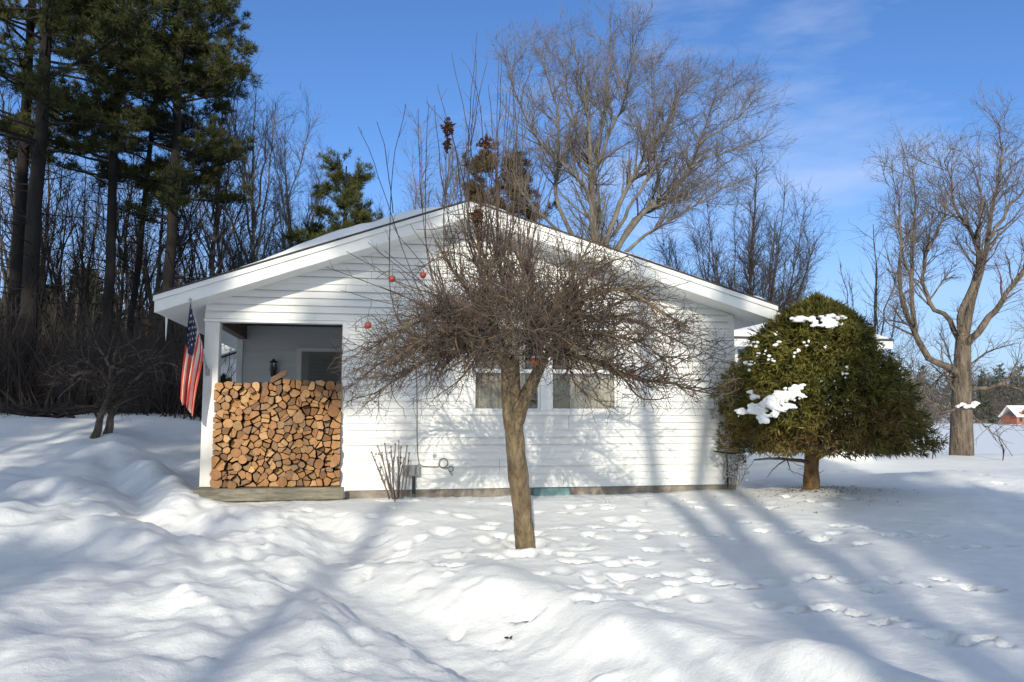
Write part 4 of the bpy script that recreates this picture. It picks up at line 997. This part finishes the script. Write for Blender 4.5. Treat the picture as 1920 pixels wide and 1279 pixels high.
# dark elms to its right
def elm(name, label, u, yb, Y, top, spread, seed_n, r0, tw=2600, mats=None, lean=0, low=.3, n1=190):
    b = atY(u, yb, Y); b[2] = gz(b[0], b[1]) - .1; t = atY(u + lean, top, Y); H = t[2] - b[2]
    ls = [limb([b, b + [0, 0, H * .2], b + [(t[0] - b[0]) * .4, 0, H * .5], t], r0, .012, 16, .05)]
    for k in range(seed_n):
        a = rng.uniform(0, 2 * math.pi); s = spread * rng.uniform(.5, 1); h0 = H * rng.uniform(low * .6, low * 1.5); d = np.array([math.cos(a), math.sin(a), 0])
        ls.append(limb([b + [0, 0, h0], b + d * s * .3 + [0, 0, h0 + H * .16], b + d * s * .7 + [0, 0, h0 + H * .34], b + d * s + [0, 0, min(H * .97, h0 + H * rng.uniform(.45, .62))]], r0 * .42, .010, 16, .05))
    return bare_tree(name, label, ls, b, [dict(n=n1, L=(.9, 2.4), a=(.3, 1.05), n2=7, up=.18, wig=.11, grav=.035, lo=.25, rr=.5, rmax=.03, rmin=.011, s=4, cum=True), dict(n=tw // 3, L=(.5, 1.4), a=(.3, 1.0), n2=6, up=.12, wig=.13, grav=.02, lo=.25, rr=.6, rmax=.012, rmin=.006, cum=True), dict(n=tw, L=(.3, .9), a=(.3, 1.0), n2=5, up=.06, wig=.14, rr=.6, rmax=.007, rmin=.005, tip=.6)], mats or (M['dark_bark'], M['brush']))
elm('elm_tree', 'dark fine-twigged bare tree beyond the right roof slope', 1392, 760, 33, 300, 4.0, 30, .17, 15000, lean=25, low=.2, n1=800)
elm('elm_tree', 'slender dark bare tree between the big maple and the fine-twigged one', 1302, 760, 35, 430, 2.2, 8, .11, 1500, lean=30, n1=110)
elm('birch_tree', 'tall pale bare tree left of the house, fine top against the sky', 468, 760, 34, 165, 3.4, 9, .13, 2600, mats=(M['maple_bark'], M['maple_twig']), lean=10, low=.4)
elm('birch_tree', 'pale bare tree with upright twigs between the pines and the young bushy pine', 545, 760, 38, 250, 2.6, 8, .12, 2000, mats=(M['maple_bark'], M['maple_twig']), lean=-10, low=.35)
elm('birch_tree', 'fine pale bare tree above the left roof slope, beside the roof ridge', 790, 760, 36, 235, 2.6, 8, .12, 2000, mats=(M['maple_bark'], M['maple_twig']), low=.35)
# right maple by the lake
DR = 19.5
rb = atD(1803, 866, DR); rb[2] = gz(rb[0], rb[1]) - .15
def rp(pts, dy=0): n = len(pts); return np.array([atD(u, v, DR + dy * i / max(1, n - 1)) for i, (u, v) in enumerate(pts)])
RL = [limb(np.vstack([[rb], rp([(1803, 800), (1803, 743), (1805, 664), (1807, 626)])]), .29, .17, 18)]
for pts, dy, a in [([(1796, 705), (1788, 695), (1746, 675), (1717, 630), (1692, 568), (1690, 484), (1687, 386), (1678, 350)], -.8, .13), ([(1716, 620), (1709, 529), (1712, 433), (1715, 349), (1709, 315)], .4, .09),
               ([(1805, 650), (1777, 599), (1746, 574), (1729, 518), (1740, 461), (1750, 395)], 1.0, .10), ([(1807, 632), (1802, 591), (1830, 518), (1830, 450), (1796, 395), (1786, 345), (1770, 305)], -1.0, .13),
               ([(1808, 640), (1836, 518), (1853, 450), (1864, 377), (1875, 305), (1876, 238)], 1.0, .14), ([(1807, 650), (1822, 633), (1864, 585), (1898, 534), (1925, 490), (1965, 430)], -1.2, .14),
               ([(1806, 735), (1875, 720), (1925, 682), (1985, 640)], -.8, .085), ([(1802, 765), (1774, 771), (1735, 779), (1700, 770)], -1.5, .05), ([(1790, 770), (1745, 754), (1700, 703), (1668, 660)], -.6, .06), ([(1805, 690), (1770, 700), (1720, 760), (1700, 810)], 1.2, .04), ([(1810, 770), (1850, 800), (1880, 830)], -.5, .03), ([(1740, 470), (1770, 400), (1760, 340)], 1.2, .05), ([(1853, 450), (1900, 380), (1940, 330)], .9, .07), ([(1830, 450), (1840, 380), (1825, 300)], .7, .06)]:
    RL.append(limb(rp(pts, dy), a * .72, .010, 18, .03))
bare_tree('maple_tree', 'bare grey maple with stout furrowed trunk on the lake bank at right', RL, rb,
          [dict(n=210, L=(.7, 1.9), a=(.4, 1.0), n2=7, up=.25, wig=.14, grav=.04, lo=.3, hi=1, rr=.5, rmax=.03, rmin=.010, s=4, cum=True), dict(n=1900, L=(.4, 1.1), a=(.4, 1.0), n2=6, up=.15, wig=.16, grav=.02, lo=.3, rr=.55, rmax=.009, rmin=.005, cum=True), dict(n=5600, L=(.2, .6), a=(.4, 1.0), n2=5, wig=.18, lo=.3, rr=.6, rmax=.006, rmin=.004, tip=.6)], (M['grey_bark'], M['maple_twig']))
mb = MB(); so = atD(1806, 757, DR - .35)
for k, (u, v, r_) in enumerate([(1806, 758, .07), (1818, 761, .07), (1796, 762, .06), (1829, 757, .09), (1812, 763, .06), (1824, 762, .07)]): blob(mb, atD(u, v, DR - .3) - so, (r_ * 1.2, r_, r_ * .7), k, .2, 2)
o = mb.build('snow_patch', M['snow'], smooth=True); melt(o, .02, .06, .1); o.location = so; tag(o, 'snow lodged in the low fork of the lakeside maple', 'snow patch')
# thin tree left of it, saplings on the bank
elm('young_tree', 'thin bare young tree left of the lakeside maple, above the annex roof', 1640, 770, 26, 420, 1.6, 6, .08, 380, mats=(M['dark_bark'], M['brush']), low=.35, n1=70)
for (u, v, h, lb) in [(1880, 875, .9, 'small bare sapling in the snow right of the lakeside maple'), (1748, 860, .9, 'small bare sapling in the snow left of the lakeside maple')]:
    p = atD(u, v, 18); p[2] = gz(p[0], p[1]) - .05; s = thing('sapling', lb, 'sapling', p)
    ls = stack_limbs([limb([(0, 0, 0), (.05, 0, h * .35), (rng.normal(0, .15) + .1 * k - .1, rng.normal(0, .1), h * .7), (.35 * (k - 1) + .2, rng.normal(0, .1), h)], .010, .004, 8, .01) for k in range(3)]); mb = MB(); add_tubes(mb, *ls, 4); add_tubes(mb, *spawn(ls, 24, (.15, .4), (.4, 1), 5, up=.2, rr=.6, rmin=.004), 3); mb.build('stem', M['brush'], s)

# ------------------------------------------------------------------ pines
def pine(name, label, base, H, c0, bl, nb_, r0, group=None, mat='needles', tuft=11, needle=.17, dens=1.0, clear=.0, lean=(0, 0), tufts=None, dead=True, wf=.09):
    root = thing(name, label, 'pine tree' if 'pine' in name else 'spruce', base, group)
    T = limb([(0, 0, -.4), (lean[0] * .3, lean[1] * .3, H * .3), (lean[0] * .7, lean[1] * .7, H * .65), (lean[0], lean[1], H)], r0, .03, 24, .03)
    mb = MB(); add_tubes(mb, T[0], T[1], 12); mb.build('trunk', M['pine_bark'], root, True)
    B0 = stack_limbs([T])
    P = []; Rr = []
    for k in range(nb_):
        t = c0 + (.985 - c0) * (k + rng.random()) / nb_; f = (t - c0) / (1 - c0); p = T[0][min(23, int(t * 23))]; f1 = min(23, int(t * 23) + 1); p = p + (T[0][f1] - p) * (t * 23 - int(t * 23))
        a = rng.uniform(0, 2 * math.pi); L = bl * (1 - f) ** .7 * rng.uniform(.55, 1.1) * (.75 + .5 * sst(0, .15, f)) + .35; d = np.array([math.cos(a), math.sin(a), 0]); rise = rng.uniform(-.10, .22) + .45 * f
        P.append(limb([p, p + d * L * .4 + [0, 0, L * .4 * rise * .6], p + d * L * .75 + [0, 0, L * rise * .75], p + d * L + [0, 0, L * (rise + .10)]], .05 * (1 - .6 * f), .012, 8, .04))
    B1 = stack_limbs(P); B2 = spawn(B1, int(nb_ * 15 * dens), (.45, 1.1), (.5, 1.0), 5, up=.14, wig=.10, lo=.30, hi=1, rr=.5, rmax=.014, rmin=.008, flat=.12)
    mb = MB(); add_tubes(mb, *B1, 5)
    if dead:
        Dd = spawn(B0, 26, (.6, 2.2), (1.1, 1.6), 6, up=-.05, wig=.12, lo=c0 * .4, hi=c0 * 1.05, rr=.2, rmax=.022, rmin=.012); add_tubes(mb, *Dd, 4); add_tubes(mb, *spawn(Dd, 70, (.3, .8), (.4, 1), 4, rr=.5, rmin=.008), 3)
    mb.build('branch', M['pine_bark'], root, True)
    n = int(nb_ * 150 * dens) if tufts is None else tufts
    S = spawn(cat(B1, B2, B2), n, (.12, .3), (.3, .9), 2, up=.35, lo=.32, hi=1.0, rr=.3, rmin=.006)
    tips = S[0][:, 1]; D = norm(S[0][:, 1] - S[0][:, 0] + [0, 0, .08])
    mb = MB(); add_tubes(mb, *B2, 3, 1); add_blades(mb, S[0][:, 0] * .4 + tips * .6, D, tuft, needle, needle * wf, .70)
    mb.build('crown', [M[mat], M['pine_bark']], root)
    return root
def gbase(u, v, Y):
    p = atY(u, v, Y); return np.array([p[0], Y, gz(p[0], Y)])
pine('pine_tree', 'tall dark pine nearest the left picture edge, thickest trunk', gbase(45, 755, 24), 24, .32, 3.7, 78, .25, needle=.21)
pine('pine_tree', 'tall pine with the straight dark trunk second from the left edge', gbase(193, 755, 26), 23, .33, 2.9, 76, .18, needle=.21)
pine('pine_tree', 'tall pine closest to the house roof, its boughs reaching right over the bare trees', gbase(308, 757, 26), 23, .27, 2.65, 84, .21, needle=.21)
pine('pine_tree', 'slim leaning pine between the two straight pine trunks', gbase(230, 757, 29), 22, .38, 2.5, 60, .13, lean=(1.2, 0), needle=.21)
pine('pine_tree', 'tall pine cut by the left picture edge, twin of the thickest trunk', gbase(16, 755, 27), 24, .36, 3.6, 64, .22, needle=.21)
pine('pine_tree', 'young bushy pine rising behind the left roof slope', gbase(640, 700, 34), atY(640, 312, 34)[2] - gz(atY(640, 700, 34)[0], 34), .18, 2.3, 60, .16, needle=.24, dead=False)
pine('pine_tree', 'brownish pine showing just above the roof ridge', gbase(930, 700, 31), atY(930, 302, 31)[2] - gz(atY(930, 700, 31)[0], 31), .2, 2.8, 60, .18, mat='needles_red', needle=.26, dead=False)

# ------------------------------------------------------------------ woods at left and behind
proto = []
for k in range(4):
    nm = elm('woodland_tree', 'thin bare tree standing in the dark woods behind the left yard', 400, 760, 36, [230, 300, 260, 340][k], [2.2, 2.8, 1.8, 2.6][k], [5, 7, 4, 7][k], [.11, .14, .10, .13][k], 700, mats=(M['dark_bark'], M['brush']), low=.4)
    nm['group'] = 'thin bare trees in the woods'; proto.append(nm)
r4 = np.random.default_rng(8)
first = [True] * 4
spots = [(8, 29), (70, 33), (95, 30), (118, 36), (150, 31), (168, 40), (215, 35), (255, 33), (275, 38), (285, 30), (345, 32), (365, 37), (385, 30), (410, 41), (436, 34), (452, 46), (480, 38), (500, 50), (525, 42), (545, 36), (560, 55), (590, 44), (610, 50), (665, 42), (700, 38), (730, 46), (760, 40), (800, 48), (835, 42), (860, 50), (980, 44), (1020, 50), (135, 44), (235, 46), (320, 45)]
for k, (u, Y) in enumerate(spots):
    q = k % 4; o = proto[q] if first[q] else copy_tree(proto[q]); first[q] = False
    p = atY(u, 700, Y); o.location = (p[0], Y, gz(p[0], Y) - .1); o.rotation_euler = (0, 0, r4.uniform(0, 6.28)); s = r4.uniform(.62, 1.05) * (.85 if 600 < u < 900 else 1); o.scale = (s, s, s * r4.uniform(.9, 1.1))
    if u > 430: o['label'] = 'thin bare tree standing behind the roof of the house'; o['group'] = 'bare trees behind the roof'
# underwood at the edge of the woods
n = 5200; x = r4.uniform(-17, -3.2, n); y = r4.uniform(21.5, 33, n); x = x - (y - 22) * .25
z = np.array([gz(a, b) for a, b in zip(x, y)])
root = np.stack([x, y, z], -1); d = norm(r4.normal(size=(n, 3)) * [.45, .45, .2] + [0, 0, 1]); L = r4.uniform(.8, 3.6, n)[:, None]
P = np.stack([root, root + d * L * .5 + r4.normal(0, .08, (n, 3)), root + d * L + r4.normal(0, .2, (n, 3))], 1); Rr = np.repeat(np.array([[.014, .010, .005]]), n, 0)
mb = MB(); add_tubes(mb, P, Rr, 3); B = (P, Rr); add_tubes(mb, *spawn(B, 11000, (.3, 1.1), (.4, 1.1), 4, rr=.7, rmin=.006), 3)
tag(mb.build('undergrowth', M['brush']), 'dark tangle of bare undergrowth at the foot of the left woods', 'undergrowth', kind='stuff')
# far woods
n = 420; x = r4.uniform(-62, 12, n); y = r4.uniform(40, 78, n); z = np.array([gz(a, b) for a, b in zip(x, y)]); ok = (x < -4) | (y > 50); x, y, z = x[ok], y[ok], z[ok]; n = len(x)
mb = MB(); H = r4.uniform(4, 9, n); top = np.stack([x + r4.normal(0, .5, n), y, z + H], -1); bot = np.stack([x, y, z - .2], -1)
P = np.stack([bot, bot * .6 + top * .4, top], 1); Rr = np.stack([r4.uniform(.10, .22, n), np.full(n, .09), np.full(n, .02)], -1); add_tubes(mb, P, Rr, 5)
tw = spawn((P, Rr), 7000, (.6, 2), (.4, .9), 5, up=.4, wig=.12, lo=.3, hi=1, rr=.4, rmax=.03, rmin=.014); add_tubes(mb, *tw, 3)
n2 = 150; k = r4.integers(0, n, n2)
for j in k:
    m_ = 260; h = r4.uniform(3, 6.5); t = r4.random(m_); a = r4.uniform(0, 6.28, m_); rad = (1 - t) ** .8 * h * .26 * r4.uniform(.3, 1, m_)
    c = np.stack([x[j] + 1.5 + np.cos(a) * rad, y[j] + np.sin(a) * rad, z[j] + .3 + t * h], -1); add_blades(mb, c, norm(np.stack([np.cos(a), np.sin(a), a * 0 - .1], -1)), 3, .75, .22, .6, 1)
tag(mb.build('woods', [M['brush'], M['spruce']]), 'mixed winter woods behind the yard and house', 'woods', kind='stuff')

# old apple tree in the left yard
ob = atY(190, 820, 17.5); ob[2] = gz(ob[0], ob[1]) - .1
lm = [limb(np.array([atY(u, v, 17.5 + d) for u, v, d in pts]), a, .012, 16, .02) for pts, a in
      [([(172, 832, 0), (185, 790, 0), (198, 755, 0), (205, 715, .1), (205, 690, .1)], .095), ([(200, 822, .3), (206, 785, .3), (212, 770, .3), (230, 748, .3), (245, 720, .4)], .10), ([(205, 718, 0), (180, 690, -.3), (155, 675, -.6), (130, 672, -.8)], .05), ([(205, 715, 0), (235, 692, .4), (260, 680, .7), (290, 672, .9)], .05), ([(205, 715, 0), (215, 680, -.5), (218, 655, -.6), (225, 640, -.8)], .045), ([(245, 720, .4), (280, 690, .2), (310, 680, .0), (335, 690, 0)], .04), ([(185, 700, 0), (150, 700, .5), (110, 705, .9)], .04), ([(212, 700, 0), (190, 660, .6), (170, 650, .9)], .04)]]
bare_tree('apple_tree', 'small old two-stemmed apple tree in the shaded yard before the woods', lm, ob, [dict(n=110, L=(.5, 1.2), a=(.5, 1.1), n2=6, up=.1, wig=.16, lo=.3, rr=.5, rmax=.016, rmin=.009, s=4, cum=True), dict(n=700, L=(.25, .7), a=(.4, 1.1), n2=5, up=.05, wig=.18, lo=.3, rr=.6, rmax=.008, rmin=.005, cum=True), dict(n=1200, L=(.2, .5), a=(.4, 1.1), n2=4, wig=.2, lo=.2, rr=.6, rmin=.004)], (M['grey_bark'], M['brush']), trunk_n=2)
# brush heap on the bank
p = atY(85, 778, 20.2); p[2] = gz(p[0], p[1]); s = thing('brush_heap', 'heap of dark dead branches on the snow bank at far left', 'brush heap', p)
ls = stack_limbs([limb([(rng.normal(0, .3), rng.normal(0, .2), 0), (rng.normal(0, .5), rng.normal(0, .2), .15), (rng.normal(0, .8), rng.normal(0, .3), rng.uniform(.1, .4))], .025, .008, 7, .02) for k in range(26)]); mb = MB(); add_tubes(mb, *ls, 5); add_tubes(mb, *spawn(ls, 120, (.2, .5), (.4, 1), 4, rr=.5, rmin=.006), 3); mb.build('branch', M['brush'], s)
# dark conifer seen through the porch
s = pine('spruce_tree', 'small dark evergreen glimpsed through the porch side opening', gbase(424, 760, 17.5), 5.2, .05, .7, 50, .10, mat='spruce', needle=.3, dead=False); s.scale = (.27, .27, .27)

# ------------------------------------------------------------------ far shore
r5 = np.random.default_rng(4); mb = MB(); n = 1500
x = r5.uniform(60, 420, n); y = 222 + r5.uniform(0, 70, n) + .02 * x; z = base_z(x, y)
for j in range(n):
    con = r5.random() < .16; h = r5.uniform(10, 16) if con else r5.uniform(9, 15); m_ = 60; t = r5.random(m_); a = r5.uniform(0, 6.28, m_)
    rad = ((1 - t) * h * .22 if con else np.sin(np.clip(t, .1, 1) * 3.0) * h * .26) * r5.uniform(.4, 1, m_)
    c = np.stack([x[j] + np.cos(a) * rad, y[j] + np.sin(a) * rad, z[j] + t * h], -1)
    add_blades(mb, c, norm(np.stack([np.cos(a) * .4, np.sin(a) * .4, np.full(m_, .6)], -1)), 3, h * .11, h * (.03 if con else .011), .6, 1 if con else 0)
tag(mb.build('far_woods', [M['far_tree'], M['far_pine']]), 'grey brown wooded far shore of the lake', 'woods', kind='stuff')
cp = atY(1918, 782, 214); cp[2] = base_z(cp[0], cp[1]); cp[2] = max(cp[2], LAKE_Z) + .2
cot = thing('cottage', 'red cottage with snowy roof and two dormers on the far lake shore', 'cottage', cp)
mb = MB(); mb.box(-5, 6, -3, 3, -.5, 2.4); mb.build('wall', M['redwood'], cot)
mb = MB(); V = [(x_, y_, z_) for x_ in (-5.6, 6.6) for y_, z_ in ((-3.7, 2.2), (0, 5.6), (3.7, 2.2), (3.7, 2.0), (0, 5.3), (-3.7, 2.0))]; mb.add(V, [(0, 6, 7, 1), (1, 7, 8, 2), (2, 8, 9, 3), (3, 9, 10, 4), (4, 10, 11, 5), (5, 11, 6, 0)]); mb.Fc.append((np.array([(0, 1, 2, 3, 4, 5), (11, 10, 9, 8, 7, 6)]), 0)); mb.build('roof', M['snow'], cot)
for xd in (-2.6, 1.8):
    mb = MB(); mb.prism_y([(xd - .9, 2.7), (xd + .9, 2.7), (xd + .9, 3.8), (xd, 4.7), (xd - .9, 3.8)], -3.1, -.9); dm = mb.build('dormer', M['redwood'], cot)
    mb = MB(); mb.box(xd - .5, xd + .5, -3.16, -3.11, 2.9, 3.8); mb.build('window', M['interior'], dm)
    mb = MB(); mb.prism_y([(xd - 1.2, 3.6), (xd, 4.8), (xd + 1.2, 3.6), (xd + 1.2, 3.9), (xd, 5.1), (xd - 1.2, 3.9)], -3.4, -.7); mb.build('roof', M['snow'], dm)
for xd in (-3.6, -1, 2, 4.6): mb = MB(); mb.box(xd - .5, xd + .5, -3.06, -3.01, .5, 1.8); mb.build('window', M['interior'], cot)

# ------------------------------------------------------------------ trees standing behind the photographer (they shade the yard)
def tall(label, base, H, fork, r0, forks, name='shade_tree', crown=.0):
    b = np.array([base[0], base[1], gz(*base) - .2]); ls = [limb([b, b + [0, 0, fork * .5], b + [0, 0, fork]], r0, r0 * .62, 12, .02)]
    f0 = b + [0, 0, fork]
    for (dx_, dy_) in forks: ls.append(limb([f0 - [0, 0, .3], f0 + [dx_ * .4, dy_ * .4, (H - fork) * .4], f0 + [dx_, dy_, H - fork]], r0 * .60, .07, 12, .05))
    return bare_tree(name, label, ls, b, [dict(n=40, L=(1.0, 3.0), a=(.4, .9), n2=6, up=.3, lo=.45, hi=1, rr=.4, rmax=.05, rmin=.02, s=4), dict(n=300, L=(.6, 1.4), a=(.4, .9), n2=4, rr=.5, rmin=.008)], (M['grey_bark'], M['brush']))
hx, hy = math.sin(SUN_AZ), math.cos(SUN_AZ)
def back(px, py, L): return (px - hx * L, py - hy * L)
tall('tall forked bare tree behind the photographer, shading the lawn', back(3.45, 6.8, 22), 15.5, 7.7, .27, [(-.95, .3), (.95, -.2)])
tall('tall straight bare tree behind the photographer, right of the forked one', back(4.40, 7.5, 23), 17, 12.2, .22, [(-.3, .6), (.5, -.4)])
tall('slim bare tree behind the photographer, left of the forked one', back(-.05, 8.5, 36), 22, 16, .16, [(-.5, .2), (.5, .3)])
pine('spruce_tree', 'narrow spruce behind the photographer, shading the dome evergreen', np.array([*back(7.0, 8.0, 25), -.6]), 14.5, .05, 1.1, 210, .2, mat='spruce', tuft=5, needle=.4, tufts=9000, dead=False, wf=.16)
pine('pine_tree', 'thin-crowned pine behind the photographer, its shade falling on the porch end', np.array([*back(-.95, 11, 37), -.6]), 21.5, .70, 2.5, 26, .10, tuft=6, needle=.4, tufts=2600, dead=False, wf=.16)
for k, (x_, y_, h) in enumerate([(-13, -9, 22), (-17, -11, 24), (-20, -8, 22), (-24, -10, 25), (-28, -7, 23), (-10.8, -16, 21), (-32, -9, 24)]):
    pine('spruce_tree', 'dense spruce in the row standing left behind the photographer', np.array([x_, y_, gz(x_, y_)]), h, .06, 2.9, 130, .25, 'spruces left behind the photographer', mat='spruce', tuft=5, needle=.5, tufts=5000, dead=False, wf=.16)

# small dark leaves on the snow
for (u, v, lb) in [(955, 1196, 'single dark leaf lying on the snow at the near path edge'), (1530, 962, 'dark seed pod on the snow right of the house'), (1095, 995, 'small red twig lying on the snow right of the apple trunk')]:
    p = atZ(u, v, -.25); 
    for _ in range(12): p = atZ(u, v, gz(p[0], p[1]) + .012)
    mb = MB(); add_blades(mb, np.zeros((3, 3)), norm(np.array([[1, .2, .2], [-1, .1, .15], [.3, -1, .3]])), 2, .035, .018, .25); o = mb.build('fallen_leaf', M['deadleaf'] if 'red' in lb else M['brush']); o.location = p; tag(o, lb, 'leaf')

# ------------------------------------------------------------------ light and sky
w = bpy.data.worlds.new('World'); SC.world = w; w.use_nodes = True; nt = w.node_tree; bg = nt.nodes['Background']
sky = nt.nodes.new('ShaderNodeTexSky'); sky.sky_type = 'NISHITA'; sky.sun_disc = False; sky.sun_elevation = SUN_EL; sky.sun_rotation = math.pi + SUN_AZ
sky.air_density = 1.0; sky.dust_density = .6; sky.ozone_density = 3.0; sky.altitude = 200
tc = nt.nodes.new('ShaderNodeTexCoord'); mp = nt.nodes.new('ShaderNodeMapping'); mp.inputs['Scale'].default_value = (1.6, 1.6, 6); nz = nt.nodes.new('ShaderNodeTexNoise'); nz.inputs['Scale'].default_value = 1.7; nz.inputs['Detail'].default_value = 7; nz.inputs['Roughness'].default_value = .58
cr_ = nt.nodes.new('ShaderNodeValToRGB'); cr_.color_ramp.elements[0].position = .47; cr_.color_ramp.elements[0].color = (0, 0, 0, 1); cr_.color_ramp.elements[1].position = .80; cr_.color_ramp.elements[1].color = (.55, .55, .55, 1)
def wmix(mode, fac, a_, b_):
    m_ = nt.nodes.new('ShaderNodeMix'); m_.data_type = 'RGBA'; m_.blend_type = mode
    for so2, val in ((m_.inputs[0], fac), (m_.inputs[6], a_), (m_.inputs[7], b_)):
        if hasattr(val, 'is_output'): nt.links.new(val, so2)
        else: so2.default_value = val
    return m_.outputs[2]
nt.links.new(tc.outputs['Generated'], mp.inputs['Vector']); nt.links.new(mp.outputs['Vector'], nz.inputs['Vector']); nt.links.new(nz.outputs['Fac'], cr_.inputs['Fac'])
tinted = wmix('MULTIPLY', 1.0, sky.outputs['Color'], (.80, 1.07, 1.44, 1))            # deep winter blue
cloudy = wmix('MIX', cr_.outputs['Color'], tinted, (6.2, 6.9, 8.4, 1))                 # thin high cloud
sp_ = nt.nodes.new('ShaderNodeSeparateXYZ'); nt.links.new(tc.outputs['Generated'], sp_.inputs[0])
el_ = nt.nodes.new('ShaderNodeMapRange'); el_.interpolation_type = 'SMOOTHSTEP'; el_.inputs['From Min'].default_value = -.02; el_.inputs['From Max'].default_value = .34; el_.inputs['To Min'].default_value = .62; el_.inputs['To Max'].default_value = 0; nt.links.new(sp_.outputs['Z'], el_.inputs['Value'])
cloudy = wmix('MIX', el_.outputs['Result'], cloudy, (4.3, 5.3, 7.6, 1))                # paler air low down
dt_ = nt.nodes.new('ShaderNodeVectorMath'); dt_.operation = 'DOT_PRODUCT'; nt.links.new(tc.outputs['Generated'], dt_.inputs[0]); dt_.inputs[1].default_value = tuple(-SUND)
fill_ = nt.nodes.new('ShaderNodeMapRange'); fill_.interpolation_type = 'SMOOTHSTEP'; fill_.inputs['From Min'].default_value = .0; fill_.inputs['From Max'].default_value = .95; nt.links.new(dt_.outputs['Value'], fill_.inputs['Value'])
final = wmix('ADD', fill_.outputs['Result'], cloudy, (4.2, 3.8, 1.9, 1))                 # warm glow added to the unseen sunward sky, lifts ambient in shadows
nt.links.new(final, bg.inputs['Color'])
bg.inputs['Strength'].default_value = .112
sl_ = bpy.data.lights.new('sun', 'SUN'); so_ = bpy.data.objects.new('sun', sl_); COL.objects.link(so_); sl_.energy = 3.85; sl_.angle = R(.53); sl_.color = (1, .925, .765)
so_.rotation_euler = Vector(SUND).to_track_quat('-Z', 'Y').to_euler()
SC.view_settings.view_transform = 'Standard'; SC.view_settings.look = 'None'; SC.view_settings.exposure = .12; SC.view_settings.gamma = 1
SC.cycles.max_bounces = 8; SC.cycles.diffuse_bounces = 5; SC.cycles.transparent_max_bounces = 12
